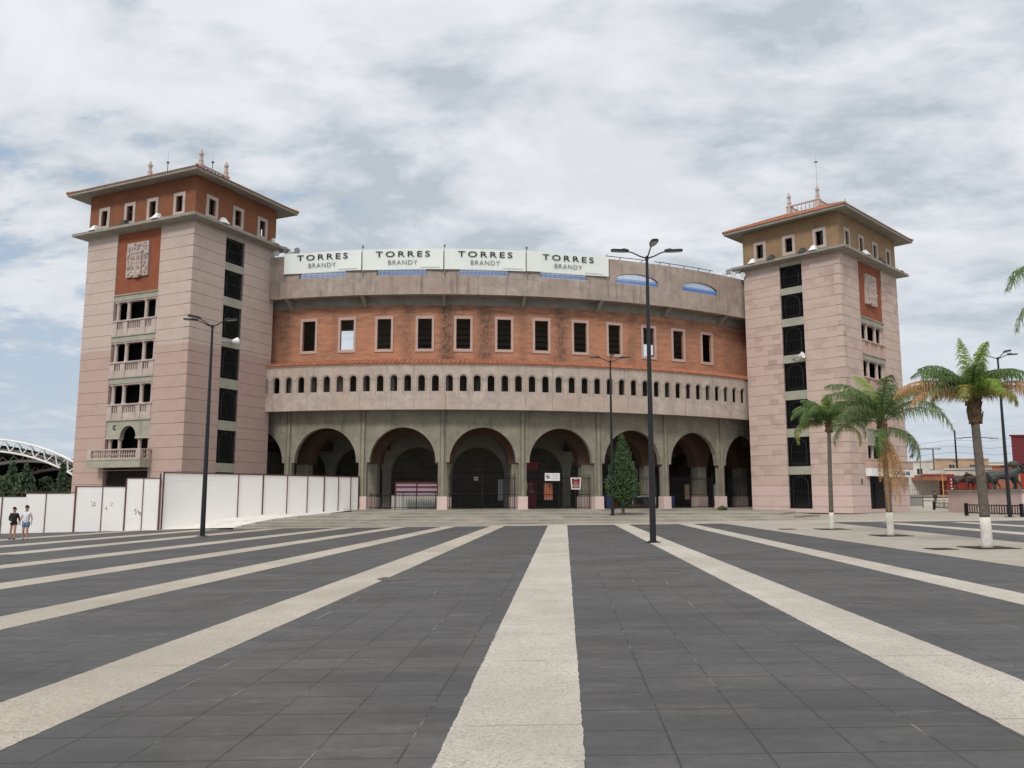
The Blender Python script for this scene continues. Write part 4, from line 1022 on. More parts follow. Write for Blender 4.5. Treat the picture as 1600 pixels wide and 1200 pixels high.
# ------------------------------------------------------------------ palms
def frond(L, leafmat_, az, el, droop, seed, leaf=.55, twist=0., nleaf=60, r0=.0):
    """rachis leaving at elevation el, bending down; returns two meshes as one (leaf) with its rachis"""
    R = random.Random(seed); m = MB(); ca, sa = math.cos(az), math.sin(az)
    pts = []; r, z, e = r0, 0., el; n = 18
    for k in range(n+1):
        pts.append(Vector((r*ca, r*sa, z))); ds = L/n; r += ds*math.cos(e); z += ds*math.sin(e)
        e -= droop/n*(.45+1.1*(k/n))
    m.tube(pts, [max(.006, .035*(1-k/n)) for k in range(n+1)], 5)
    side = Vector((-sa, ca, 0))
    for k in range(nleaf):
        u = .14+.86*(k+R.random()*.6)/nleaf; q = u*n; i = min(int(q), n-1); p = pts[i].lerp(pts[i+1], q-i)
        d = (pts[i+1]-pts[i]).normalized(); up = side.cross(d).normalized()
        for sgn in (-1, 1):
          for rep in range(2):
            ll = leaf*(math.sin(math.pi*min(1, (.12+u*.86)))**.6)*R.uniform(.6, 1.15)
            dirv = (side*sgn*R.uniform(.75, 1.1) + d*R.uniform(.35, .8) + up*R.uniform(-.35, .5)).normalized()
            tip0 = p+(dirv+Vector((0, 0, -.25))).normalized()*ll*.48; tip = tip0 + (dirv*.5+Vector((0, 0, -1))*R.uniform(.5, 1.3)).normalized()*ll*.72
            w = (d*.6+up*R.uniform(-.6, .6)).normalized()*R.uniform(.009, .016)
            m.poly([p-w, p+w, tip0+w*.9, tip0-w*.9]); m.poly([tip0-w*.9, tip0+w*.9, tip])
    return m
def palm(label, x, y, H, lean, fr, rad, fibre=.9, white=1.0, grp='palms along the pale pavement'):
    z0 = gz(x); t = thing('palm_tree', label, 'palm tree', (x, y, z0), 0, grp)
    ax = lambda z: (lean[0]*(max(z, 0)/H)**1.4, lean[1]*(max(z, 0)/H)**1.4)
    m = MB(); pts = []; rs = []
    zs = [white+(H-fibre-white)*k/28 for k in range(29)]
    for k, z in enumerate(zs): pts.append((*ax(z), z)); rs.append(rad*(1.12-.3*z/H)*(1.035 if k % 2 else .975))
    m.tube(pts, rs, 14); m.build('trunk', 'bark_palm', t, smooth=True)
    m = MB(); m.tube([(*ax(q), q) for q in (-.02, .1, .3, .7, white)], [rad*1.35, rad*1.2, rad*1.17, rad*1.16, rad*1.12], 14); m.build('whitewashed_base', 'lime_white', t, smooth=True)
    m = MB(); R = random.Random(int(x*10+y)); zf = H-fibre
    m.tube([(*ax(zf-.02), zf-.02), (*ax(zf+.15), zf+.15), (*ax(zf+fibre*.5), zf+fibre*.5), (*ax(H), H)], [rad*.95, rad*1.35, rad*1.5, rad*.8], 12)
    for k in range(26):
        a = R.uniform(0, 6.28); zz = zf+fibre*R.uniform(.05, .9); c0 = ax(zz)
        p = Vector((c0[0]+rad*1.3*math.cos(a), c0[1]+rad*1.3*math.sin(a), zz)); q = p+Vector((.09*math.cos(a), .09*math.sin(a), R.uniform(-.15, .3)))
        m.tube([p-Vector((0, 0, .15)), p, q], [.06, .05, .015], 5)
    m.build('leaf_sheath', 'bark_palm_fibre', t)
    top = ax(H)
    for i, (L, mt, az, el, dr, lf, tz) in enumerate(fr):
        mm = frond(L, mt, math.radians(az), math.radians(el), math.radians(dr), i*7+int(x*3+y*5), lf)
        o = mm.build('frond', mt, t); o.location = (top[0], top[1], H-.15+tz)
    return t
G_, LT, YL, DR, GY = 'leaf_palm', 'leaf_palm_light', 'leaf_palm_yellow', 'leaf_palm_dry', 'leaf_palm_grey'
palm('slim palm with a whitewashed base, leftmost of the three whole palms', 16.4, 42.93, 5.55, (.12, 0), [
    (2.5, G_, 175, 60, 145, .6, 0), (2.4, G_, 150, 68, 130, .6, 0), (2.2, G_, 120, 78, 110, .55, 0), (1.9, LT, 80, 84, 60, .5, 0), (2.3, G_, 40, 72, 125, .6, 0), (2.4, G_, 15, 64, 140, .6, 0),
    (2.4, G_, -30, 60, 140, .6, 0), (2.3, G_, -80, 70, 120, .6, 0), (2.4, G_, -140, 62, 140, .6, 0), (2.3, G_, 200, 42, 135, .55, 0), (2.4, GY, 172, 35, 155, .5, -.1), (2.6, YL, 188, 30, 160, .45, -.2),
    (2.6, GY, -5, 38, 165, .5, -.1), (2.5, YL, 4, 25, 160, .45, -.2), (2.2, G_, -60, 45, 140, .55, 0), (1.9, LT, -110, 80, 70, .5, 0), (2.3, G_, 90, 50, 130, .55, 0), (2.4, G_, -160, 52, 150, .6, 0), (2.4, G_, -10, 50, 150, .6, 0), (2.1, G_, 160, 80, 100, .55, 0)], .108, .5, .85)
palm('full palm with a hanging skirt of dry brown fronds, second of the three whole palms', 16.43, 36.36, 5.0, (-.1, 0), [
    (3.3, G_, 178, 66, 120, .8, 0), (3.3, G_, 155, 76, 105, .8, 0), (2.9, LT, 110, 84, 70, .7, 0), (3.2, G_, 50, 78, 100, .8, 0), (3.3, G_, 20, 70, 115, .8, 0), (3.5, G_, 2, 54, 130, .8, 0),
    (3.5, GY, -16, 42, 135, .75, 0), (3.2, G_, -60, 70, 120, .8, 0), (3.0, G_, -100, 80, 95, .75, 0), (3.3, G_, -150, 66, 120, .8, 0), (3.0, G_, 190, 42, 140, .75, 0), (2.8, GY, 172, 25, 140, .65, 0), (3.1, GY, 205, 50, 140, .7, 0),
    (2.4, G_, -120, 10, 130, .6, -.3), (2.3, GY, -30, 5, 140, .6, -.3), (2.4, GY, 10, 10, 150, .6, -.2), (2.9, DR, -75, -50, 42, .34, -.35), (3.3, DR, -95, -58, 34, .34, -.3), (2.8, DR, -62, -60, 30, .3, -.4), (3.7, DR, -110, -65, 26, .28, -.3), (3.4, DR, -84, -60, 32, .3, -.4), (2.4, DR, -125, -50, 40, .3, -.4), (3.0, LT, 75, 64, 110, .7, 0), (3.1, G_, 130, 60, 120, .75, 0)], .125, .9, 1.0)
palm('tall palm with orange dry fronds spread sideways, third of the three whole palms', 16.02, 28.3, 5.15, (-.14, 0), [
    (2.3, LT, 100, 86, 18, .45, 0), (2.3, LT, 30, 78, 30, .45, 0), (2.1, LT, -70, 82, 35, .45, 0), (2.5, G_, 165, 70, 125, .6, 0), (2.5, G_, 190, 66, 135, .6, 0), (2.4, G_, 140, 76, 110, .6, 0),
    (2.2, G_, 20, 74, 120, .6, 0), (2.2, G_, -10, 70, 130, .6, 0), (2.3, G_, 60, 74, 115, .6, 0), (2.3, G_, -50, 68, 130, .6, 0), (2.3, G_, -110, 72, 125, .6, 0), (2.2, LT, -90, 55, 150, .5, 0), (1.9, YL, -130, 52, 165, .5, 0), (1.8, YL, -60, 50, 165, .5, 0), (1.8, YL, -20, 46, 155, .5, 0), (1.8, LT, 170, 50, 165, .5, 0),
    (3.0, DR, 184, 38, 92, .62, .0), (2.9, DR, 177, 34, 88, .62, .0), (2.7, DR, 190, 30, 96, .6, -.05), (2.4, GY, 193, 40, 120, .5, 0), (3.0, DR, 2, 40, 100, .6, 0), (2.8, DR, -6, 34, 100, .6, 0), (2.0, G_, -160, 66, 135, .55, 0), (2.1, G_, 100, 70, 120, .6, 0)], .15, .95, 1.02)
palm('palm at the right edge of the picture, only its reaching fronds in view', 16.2, 20.6, 7.1, (0, 0), [
    (4.1, G_, 178, 40, 115, .7, .1), (3.8, GY, 200, 30, 125, .7, 0), (3.7, GY, 165, 28, 120, .65, -.1), (3.4, LT, 90, 82, 50, .6, 0), (3.6, G_, 140, 55, 110, .65, 0), (3.6, G_, 40, 50, 100, .65, 0), (3.6, G_, 0, 45, 105, .65, 0), (3.6, G_, -50, 50, 100, .65, 0), (3.5, G_, -110, 55, 100, .65, 0), (3.6, DR, -150, 15, 100, .5, -.2)], .18, 1.0, 1.0)

# ------------------------------------------------------------------ leafy trees
def leaves(mb, centers, n, size, R, elong=1., down=0.):
    """small leaf-sized faces scattered through overlapping clumps"""
    tot = sum(c[3] for c in centers)
    for c in centers:
        k = int(n*c[3]/tot)
        for _ in range(k):
            while True:
                p = Vector((R.uniform(-1, 1), R.uniform(-1, 1), R.uniform(-1, 1)))
                if .25 < p.length < 1: break
            p = p.normalized()*(p.length**.5)
            q = Vector((c[0]+p.x*c[4], c[1]+p.y*c[4], c[2]+p.z*c[5]))
            a = Vector((R.gauss(0, 1), R.gauss(0, 1), R.gauss(0, 1)*elong)).normalized(); b = a.cross(Vector((R.gauss(0, 1), R.gauss(0, 1), R.gauss(0, 1)))).normalized()
            s = size*R.uniform(.6, 1.4)
            mb.poly([q-a*s, q+b*s*.5, q+a*s, q-b*s*.5])
def conifer(label, x, y, z, H, W, n, mat='leaf_conifer', seed=3, size=.08, trunk=.55, grp=None, clear=.15):
    t = thing('conifer_tree', label, 'tree', (x, y, z), 0, grp); R = random.Random(seed)
    m = MB(); m.tube([(0, 0, 0), (0, 0, trunk+.3), (.03, 0, H*.6), (0, 0, H*.95)], [.12, .1, .06, .02], 8)
    cs = []
    K = 60
    for k in range(K):
        u = (k+.5)/K; zc = trunk+(H-trunk)*u
        if u < .22: w = W*(.45+.55*u/.22)
        elif u < .5: w = W*(1-.28*(u-.22)/.28)
        else: w = W*.72*(1-(u-.5)/.5)**.8+.06
        a = k*2.4; rr = w*.62*R.uniform(.68, 1.2); cr = max(.16, w*.42)
        cs.append((rr*math.cos(a), rr*math.sin(a), zc, cr*cr, cr, cr*1.15))
        if k % 3 == 0: m.tube([(0, 0, zc-.2), (rr*math.cos(a), rr*math.sin(a), zc)], [.03, .01], 4)
        if k % 2: cs.append((0, 0, zc, w*w*.3, w*.55, .3))
    m.build('trunk', 'bark', t)
    m = MB(); leaves(m, cs, n, size, R, 1.6); m.build('crown', mat, t)
    return t
conifer('clipped dark green conifer standing on the steps before the fourth arch', 8.15, 61.2, .52, 5.8, 1.36, 21000, size=.072, trunk=.75)
def broadtree(label, x, y, z, H, W, n, mat, seed, size=.22, grp='trees behind the white wall'):
    t = thing('broadleaf_tree', label, 'tree', (x, y, z), 0, grp); R = random.Random(seed)
    m = MB(); m.tube([(0, 0, 0), (.1, 0, H*.35), (.0, .1, H*.6)], [.2, .15, .1], 8); cs = []
    for k in range(16):
        a = R.uniform(0, 6.28); rr = W*R.uniform(.1, .72); zc = H*R.uniform(.35, .85); cr = W*R.uniform(.25, .42)
        zc = min(zc, H-cr*.8-rr*.25); cs.append((rr*math.cos(a), rr*math.sin(a), zc, cr*cr, cr, cr*.8)); m.tube([(0, 0, H*.4), (rr*math.cos(a)*.5, rr*math.sin(a)*.5, zc*.8), (rr*math.cos(a), rr*math.sin(a), zc)], [.07, .05, .02], 5)
    m.build('trunk', 'bark', t); m = MB(); leaves(m, cs, n, size, R); m.build('crown', mat, t)
def slimtree(label, x, y, z, H, W, n, mat, seed, size=.2):
    t = conifer(label, x, y, z, H, W, n, mat, seed, size, trunk=.4, grp='trees behind the white wall'); t.name = 'cypress_tree'; return t
broadtree('mid green bushy tree at the left edge behind the stepped white wall', -61.5, 96, 0, 4.6, 3.3, 7000, 'leaf_mid', 1)
broadtree('lighter green bush tree left of the two cypresses, behind the stepped wall', -58.3, 98, 0, 4.9, 2.8, 7000, 'leaf_mid', 2)
slimtree('dark pointed tree, the left one of the pair in the middle of the tree group', -57.2, 95, 0, 5.6, 1.3, 4500, 'leaf_dark', 5)
slimtree('dark pointed tree, the right one of the pair in the middle of the tree group', -55.0, 94, 0, 5.3, 1.4, 4500, 'leaf_dark', 6)
slimtree('slim dark cypress beside the edge of the left tower', -50.9, 94, 0, 5.4, .75, 3500, 'leaf_dark', 7)
broadtree('dark round tree between the pointed pair and the slim cypress', -53.0, 97, 0, 4.3, 2.2, 6000, 'leaf_dark', 8)
broadtree('low dark tree far left, just above the stepped wall', -64.5, 93, 0, 3.4, 2.6, 5000, 'leaf_dark', 9)
slimtree('narrow upright conifer behind the right tower corner, beside the white building', 42.6, 95, .5, 4.6, .55, 2500, 'leaf_dark', 17)
broadtree('small green shrub on top of the pink pedestal at its right end', 41.0, 63.5, 2.25, .95, 1.2, 1800, 'leaf_dark', 21, .1, 'shrubs')
broadtree('tiny grey green weed growing at the foot of the last arcade column', 18.2, 72.2, .45, .55, .5, 900, 'leaf_mid', 22, .07, 'shrubs')

# ------------------------------------------------------------------ arched truss hall far left
def hall():
    cx, Y0, R, cz = -89.8, 140., 33.5, -22.2
    t = thing('arched_hall', 'arched hall with white truss rim and dark underside behind the trees at the left edge', 'hall', (cx, Y0+30, 0))
    a0, a1 = math.radians(35), math.radians(140)
    P = lambda a, r, y: (cx+r*math.cos(a), y, cz+r*math.sin(a))
    n = 27
    m = MB()
    m.tube([P(a0+(a1-a0)*k/n, R, Y0) for k in range(n+1)], .2, 6); m.tube([P(a0+(a1-a0)*k/n, R-2.0, Y0+.5) for k in range(n+1)], .17, 6); m.tube([P(a0+(a1-a0)*k/n, R-1.6, Y0+3) for k in range(n+1)], .15, 6)
    m.build('truss_chord', 'white_steel', t, world=True)
    m = MB()
    for k in range(n):
        a, b, c = a0+(a1-a0)*k/n, a0+(a1-a0)*(k+.5)/n, a0+(a1-a0)*(k+1)/n
        m.tube([P(a, R-2, Y0+.5), P(b, R, Y0), P(c, R-2, Y0+.5)], .13, 5); m.tube([P(b, R, Y0), P(b, R-1.6, Y0+3)], .1, 5)
        m.tube([P(a, R-2, Y0+.5), P(b, R-1.6, Y0+3), P(c, R-2, Y0+.5)], .1, 5)
    m.build('truss_web', 'white_steel', t, world=True)
    m = MB()
    for j in range(8):
        y0, y1 = Y0+1+j*12, Y0+1+(j+1)*12
        for k in range(n):
            a, b = a0+(a1-a0)*k/n, a0+(a1-a0)*(k+1)/n
            m.poly([P(a, R-.9-.07*(y0-Y0), y0), P(b, R-.9-.07*(y0-Y0), y0), P(b, R-.9-.07*(y1-Y0), y1), P(a, R-.9-.07*(y1-Y0), y1)]); m.poly([P(a, R-1.1-.07*(y0-Y0), y0), P(b, R-1.1-.07*(y0-Y0), y0), P(b, R-1.1-.07*(y1-Y0), y1), P(a, R-1.1-.07*(y1-Y0), y1)])
    m.build('roof_skin', 'roof_dark_membrane', t, world=True)
    for j in range(1, 7):
        y = Y0+j*14; rj = R-2.2-.07*(y-Y0); m = MB(); m.tube([P(a0+(a1-a0)*k/n, rj, y) for k in range(n+1)], .34, 5)
        for k in range(0, n): m.tube([P(a0+(a1-a0)*k/n, rj, y), P(a0+(a1-a0)*(k+.5)/n, rj+1.1, y), P(a0+(a1-a0)*(k+1)/n, rj, y)], .12, 4)
        m.build('inner_rib', 'white_steel', t, world=True)
    m = MB(); m.box(cx-40, cx+40, Y0+97, Y0+98, -.5, 12); m.build('end_wall', 'wall_grey', t, world=True)
hall()

# ------------------------------------------------------------------ things under the arcade
def bars(label, k):
    f = rf(45.3); t = thing('iron_fence', label, 'fence', rp(k+.5, 45.3, .75), 0, 'iron railings in the arches')
    m = MB(); lo, hi = k+.07, k+.93; n = 40
    for i in range(n+1):
        s = lo+(hi-lo)*i/n; m.tube([rp(s, 45.3, .8), rp(s, 45.3, 3.55 if k != 1 else 2.0+.0*i)], .016, 4, cap=False)
    m.build('bar', 'iron_black', t, world=True)
    m = MB()
    for z in (.9, 1.95, 3.3) if k != 1 else (.9, 1.9): m.tube([rp(lo+(hi-lo)*i/6, 45.3, z) for i in range(7)], .025, 4)
    for s in (lo+.02, k+.5, hi-.02): m.tube([rp(s, 45.3, .75), rp(s, 45.3, 3.7 if k != 1 else 2.1)], .04, 5)
    m.build('rail', 'iron_black', t, world=True)
ordn = {-1: 'half hidden arch beside the left tower', 0: 'first full arch from the left, above the white wall', 1: 'second full arch from the left, before a cream wall', 2: 'middle arch, third from the left', 3: 'arch left of the conifer, with the white notice', 4: 'arch behind the conifer', 5: 'last full arch before the right tower', 6: 'half hidden arch beside the right tower'}
for k, w in ordn.items(): bars('black iron railing in the '+w, k)
# barrier and low wall in arch 1
t = thing('low_wall', 'low cream wall behind the railing of the second arch', 'wall', rp(1.5, 43, .75))
m = MB(); m.fbox(rf(43.2), 1.28, 1.93, .75, 1.85, 0, .25, n=6); m.build('wall_panel', 'wall_white', t, world=True); m = MB(); m.fbox(rf(43.2), 1.27, 1.94, 1.85, 1.92, -.04, .29, n=6); m.build('coping', 'wall_white', t, world=True)
t = thing('maroon_barrier', 'maroon framed barrier with lilac panels above the low cream wall', 'barrier', rp(1.65, 44.9, .75))
m = MB(); f = rf(44.9)
for s in (1.385, 1.66, 1.93): m.fbox(f, s-.006, s+.006, .75, 2.95, 0, .08)
for z in (2.15, 2.55, 2.88): m.fbox(f, 1.385, 1.93, z, z+.1, -.02, .06, n=4)
m.build('frame', 'maroon_paint', t, world=True)
m = MB(); m.fbox(f, 1.39, 1.925, 1.9, 2.88, .08, .1, n=4); m.build('panel', 'lilac_panel', t, world=True)
def sign(name, label, b, R, z0, z1, w, mat, cat, flare=0., post=False, marks=None, frame=None, rod=None):
    c = rp(b, R, 0); th = TH0+DTH*b; t = thing(name, label, cat, (c[0], c[1], .75), th)
    m = MB(); h = z1-z0; zb = z0-.75
    m.hexa([(-w/2, -.02, zb), (w/2, -.02, zb), (w/2, .02, zb), (-w/2, .02, zb), (-w/2-flare, -.02, zb+h), (w/2+flare, -.02, zb+h), (w/2+flare, .02, zb+h), (-w/2-flare, .02, zb+h)])
    m.build('board', mat, t)
    if frame:
        m = MB(); e = .05
        for z in (zb, zb+h): m.box(-w/2-(flare if z > zb else 0)-e, w/2+(flare if z > zb else 0)+e, -.04, .0, z-e, z+e)
        for s in (-1, 1): m.hexa([(s*w/2-e, -.045, zb), (s*w/2+e, -.045, zb), (s*w/2+e, 0, zb), (s*w/2-e, 0, zb), (s*(w/2+flare)-e, -.045, zb+h), (s*(w/2+flare)+e, -.045, zb+h), (s*(w/2+flare)+e, 0, zb+h), (s*(w/2+flare)-e, 0, zb+h)])
        m.build('frame', frame, t)
    if post: m = MB(); m.tube([(0, .04, 0), (0, .04, zb+h*.5)], .05, 6); m.build('post', 'iron_black', t)
    if marks:
        for (x0, x1, a, b_, mt) in marks:
            m = MB(); m.box(x0, x1, -.03, -.02, zb+a, zb+b_); m.build('marking', mt, t)
    return t, zb
# white notice with prohibition symbol
t, zb = sign('notice_board', 'white rectangular notice with a red prohibition symbol hung on the railing', 3.40, 45.5, 3.09, 3.72, 1.28, 'sign_white', 'sign',
    marks=[(-.1, .52, .50-.015, .52, 'lintel_green'), (-.1, .55, .40, .42, 'lintel_green'), (-.1, .5, .31, .33, 'lintel_green'), (-.1, .55, .22, .24, 'lintel_green'), (-.1, .46, .13, .15, 'lintel_green')])
m = MB(); R_ = .19
for k in range(20):
    a, b = 2*PI*k/20, 2*PI*(k+1)/20
    m.poly([(-.38+R_*math.cos(a), -.03, zb+.34+R_*math.sin(a)), (-.38+R_*math.cos(b), -.03, zb+.34+R_*math.sin(b)), (-.38+R_*.8*math.cos(b), -.03, zb+.34+R_*.8*math.sin(b)), (-.38+R_*.8*math.cos(a), -.03, zb+.34+R_*.8*math.sin(a))])
m.poly([(-.38-.15, -.031, zb+.34+.12), (-.38-.12, -.031, zb+.34+.15), (-.38+.15, -.031, zb+.34-.12), (-.38+.12, -.031, zb+.34-.15)])
m.build('prohibition_symbol', 'sign_red', t)
m = MB(); m.box(-.47, -.33, -.029, -.021, zb+.28, zb+.4); m.box(-.4, -.28, -.029, -.021, zb+.22, zb+.3); m.build('symbol_figure', 'iron_black', t)
t, zb = sign('post_sign', 'dark red flared sign with pale frame on a black post', 3.66, 46.5, 2.42, 3.3, .68, 'sign_red', 'sign', flare=.08, post=True, frame='wall_white')
m = MB()
m.tube([(-.12, -.03, zb+.72), (-.05, -.03, zb+.78), (.1, -.03, zb+.77)], .02, 4)
for (a, b, z) in ((-.12, .12, .55), (-.1, .1, .50), (-.27, .27, .38), (-.2, .2, .30), (-.28, .28, .22), (-.15, .15, .14)): m.box(a, b, -.03, -.021, zb+z-.012, zb+z+.012)
m.build('marking', 'wall_white', t)
t, zb = sign('poster', 'orange poster in three columns hung below the white notice', 3.37, 44.9, 1.5, 2.9, .72, 'poster_orange', 'poster')
m = MB()
for x in (-.22, 0, .22):
    m.box(x-.09, x+.09, -.03, -.021, zb+.02, zb+.2)
    for z in (1.3, 1.2, 1.1, 1.0, .9, .75): m.box(x-.07, x+.07, -.03, -.021, zb+z-.02, zb+z+.02)
m.build('marking', 'lilac_panel', t)
t, zb = sign('hanging_banner', 'tall dark red banner hanging behind the railing left of the orange poster', 3.20, 43.0, .8, 3.1, .95, 'maroon_paint', 'banner')
m = MB(); m.tube([(-.15, -.03, zb+1.95), (0, -.03, zb+2.05), (.15, -.03, zb+2.03)], .03, 4)
for (a, b, z) in ((-.12, .12, 1.8), (-.06, .06, 1.7), (-.3, .3, 1.55), (-.2, .2, 1.45), (-.3, .3, 1.35)): m.box(a, b, -.03, -.021, zb+z-.015, zb+z+.015)
m.build('marking', 'lilac_panel', t)
sign('small_notice', 'small tan notice left of the tall dark red banner', 3.10, 43.5, 2.45, 2.95, .45, 'wall_tan', 'sign')
sign('overhead_board', 'dark red and grey board high behind the third arch column', 3.22, 42.0, 4.1, 4.75, 1.5, 'sign_red', 'sign')
sign('lit_window', 'pale bright barred window seen just left of the column between third and fourth arch', 2.92, 38.0, 1.4, 3.3, .8, 'sign_white', 'window')  # window's light put into the colour of a plain white board
sign('pinned_notice', 'small grey notice on the railing in the middle arch', 2.42, 45.2, 3.1, 3.4, .36, 'wall_grey', 'sign')
sign('wall_poster', 'faded poster leaning behind the last column before the right tower', 5.85, 42.5, 1.5, 2.9, .6, 'wall_tan', 'poster')
sign('grey_poster', 'grey upright poster in the half hidden arch by the right tower', 6.3, 43.5, 1.4, 2.9, .45, 'wall_grey', 'poster')
def bin_(label, b, R, mat, w=.6, h=1.0):
    c = rp(b, R, .75); t = thing('waste_bin', label, 'bin', c, TH0+DTH*b, 'bins beside the columns')
    m = MB(); m.hexa([(-w*.42, -w*.4, .06), (w*.42, -w*.4, .06), (w*.42, w*.4, .06), (-w*.42, w*.4, .06), (-w/2, -w/2, h), (w/2, -w/2, h), (w/2, w/2, h), (-w/2, w/2, h)]); m.build('body', mat, t)
    m = MB(); m.hexa([(-w*.54, -w*.56, h), (w*.54, -w*.56, h), (w*.54, w*.54, h), (-w*.54, w*.54, h), (-w*.45, -w*.4, h+.08), (w*.45, -w*.4, h+.08), (w*.45, w*.5, h+.08), (-w*.45, w*.5, h+.08)]); m.build('lid', mat, t)
    for s in (-1, 1):
        m = MB(); m.tube([(s*w*.42-.03, w*.4, .09), (s*w*.42+.03, w*.4, .09)], .09, 10); m.build('wheel', 'iron_black', t)
bin_('dark blue bin right of the column, left of the conifer', 4.16, 45.6, 'bin_blue', .75, 1.05)
bin_('dark blue bin right of the column behind the tall centre lamp', 5.16, 45.2, 'bin_blue', .5, 1.0)
bin_('red bin half hidden behind the conifer', 4.42, 43.5, 'bin_red', .5, .9)
# dark counter kiosk with pale frame behind the conifer
c = rp(4.83, 43.6, .75); t = thing('counter_kiosk', 'low dark counter with pale frame and brown base, right of the conifer', 'kiosk', c, TH0+DTH*4.83)
m = MB(); m.box(-1.35, 1.35, -.4, .4, .0, .35); m.build('base', 'brown_plaster', t)
m = MB(); m.hexa([(-1.0, -.4, .35), (1.2, -.4, .35), (1.2, .4, .35), (-1.0, .4, .35), (-.85, -.2, .95), (1.1, -.2, .95), (1.1, .4, .95), (-.85, .4, .95)]); m.build('cabinet', 'glass_dark', t)
m = MB(); m.box(-.98, 1.2, -.3, .42, .98, 1.08); m.tube([(-1.1, -.45, .35), (-.95, -.28, 1.0)], .05, 5); m.build('frame', 'lamp_shell', t)

# ------------------------------------------------------------------ people
def skin_mesh(name, J, E, mat, parent, sub=2, root=0):
    me = bpy.data.meshes.new(name); me.from_pydata([j[0] for j in J], E, []); me.update()
    o = bpy.data.objects.new(name, me); C.objects.link(o)
    md = o.modifiers.new('s', 'SKIN'); md.use_smooth_shade = True
    sv = me.skin_vertices[0].data
    for i, j in enumerate(J):
        r = j[1]; sv[i].radius = (r, r) if not isinstance(r, tuple) else r
        sv[i].use_root = (i == root)
    ss = o.modifiers.new('d', 'SUBSURF'); ss.levels = sub; ss.render_levels = sub
    dg = bpy.context.evaluated_depsgraph_get(); dg.update()
    me2 = bpy.data.meshes.new_from_object(o.evaluated_get(dg)); bpy.data.objects.remove(o)
    me2.materials.clear(); me2.materials.append(MATS[mat]); me2.polygons.foreach_set('use_smooth', [True]*len(me2.polygons))
    r = bpy.data.objects.new(name, me2); C.objects.link(r); r.parent = parent
    return r
def person(label, x, y, z, rz, pose, cl):
    t = thing('person', label, 'person', (x, y, z), rz)
    S = pose['h']/1.72
    V = lambda a, b, c: (a*S, b*S, c*S)
    el, wr, er, wrr = pose['el'], pose['wl'], pose['er'], pose['wr']
    kl, al, kr, ar = pose['kl'], pose['al'], pose['kr'], pose['ar']
    J = [(V(0, 0, .96), .10*S), (V(0, -.01, 1.15), .09*S), (V(0, -.01, 1.34), .11*S), (V(0, 0, 1.46), .05*S), (V(0, -.01, 1.53), .048*S), (V(0, -.03, 1.585), .082*S), (V(0, -.02, 1.66), .09*S),
         (V(-.17, 0, 1.40), .05*S), (V(*el), .038*S), (V(*wr), .026*S), (V(.17, 0, 1.40), .05*S), (V(*er), .038*S), (V(*wrr), .026*S),
         (V(-.085, 0, .90), .082*S), (V(*kl), .07*S), (V(*al), .045*S), (V(al[0], al[1]-.13, al[2]-.03), .028*S), (V(.085, 0, .90), .082*S), (V(*kr), .07*S), (V(*ar), .045*S), (V(ar[0], ar[1]-.13, ar[2]-.03), .028*S)]
    E = [(0, 1), (1, 2), (2, 3), (3, 4), (4, 5), (5, 6), (2, 7), (7, 8), (8, 9), (2, 10), (10, 11), (11, 12), (0, 13), (13, 14), (14, 15), (15, 16), (0, 17), (17, 18), (18, 19), (19, 20)]
    for wi, sgn in ((9, -1), (12, 1)):   # palm and five fingers
        w = Vector(J[wi][0]); e = Vector(J[wi-1][0]); d = (w-e).normalized(); pi = len(J)
        J.append((tuple(w+d*.05*S), .022*S)); E.append((wi, pi))
        side = Vector((0, 1, 0)).cross(d).normalized() if abs(d.y) < .9 else Vector((1, 0, 0)); fw = Vector((0, -1, 0))
        for q in range(4):
            o_ = fw*(q-1.5)*.017*S; l = (.07, .08, .075, .06)[q]*S
            J.append((tuple(w+d*.085*S+o_), .0085*S)); J.append((tuple(w+d*(.085*S+l*.7)+o_-side*sgn*.012), .007*S)); E += [(pi, len(J)-2), (len(J)-2, len(J)-1)]
        J.append((tuple(w+d*.05*S+fw*.04*S), .009*S)); J.append((tuple(w+d*.085*S+fw*.055*S), .0075*S)); E += [(pi, len(J)-2), (len(J)-2, len(J)-1)]
    # nose and ears belong to the same surface
    hd = 5
    for p_, r_ in ((V(0, -.115, 1.60), .012*S), (V(-.08, -.01, 1.60), .014*S), (V(.08, -.01, 1.60), .014*S)): J.append((p_, r_)); E.append((hd, len(J)-1))
    body = skin_mesh('body', J, E, 'skin', t, 1)
    m = MB()
    for s in (-1, 1): m.lathe(V(s*.03, -.098, 1.625), [(.002, -.007), (.009*S, 0), (.002, .007)], 6)
    m.box(-.025*S, .025*S, -.105*S, -.09*S, 1.548*S, 1.556*S)
    m.build('eyes_and_mouth', 'hair_dark', body)
    skin_mesh('hair', [(V(0, .005, 1.70), .075*S), (V(0, .045, 1.66), .075*S), (V(0, .05, 1.60), .06*S), (V(0, -.045, 1.715), .05*S)], [(0, 1), (1, 2), (0, 3)], 'hair_dark', t, 1)
    sh = [(V(0, 0, .80), .165*S), (V(0, 0, .95), .165*S), (V(0, -.01, 1.33), .165*S), (V(0, 0, 1.43), .07*S), (V(-.17, 0, 1.405), .068*S), (V(.17, 0, 1.405), .068*S)]
    se = [(0, 1), (1, 2), (2, 3), (2, 4), (2, 5)]
    def lerp(a, b, u): return tuple(a[i]+(b[i]-a[i])*u for i in range(3))
    sl_ = cl['sleeve']; e1 = lerp((-.17, 0, 1.40), el, min(1, sl_*2)); e2 = lerp((.17, 0, 1.40), er, min(1, sl_*2))
    sh += [(V(*e1), .058*S), (V(*e2), .058*S)]; se += [(4, 6), (5, 7)]
    if sl_ > .5: sh += [(V(*lerp(el, wr, .9)), .042*S), (V(*lerp(er, wrr, .9)), .042*S)]; se += [(6, 8), (7, 9)]
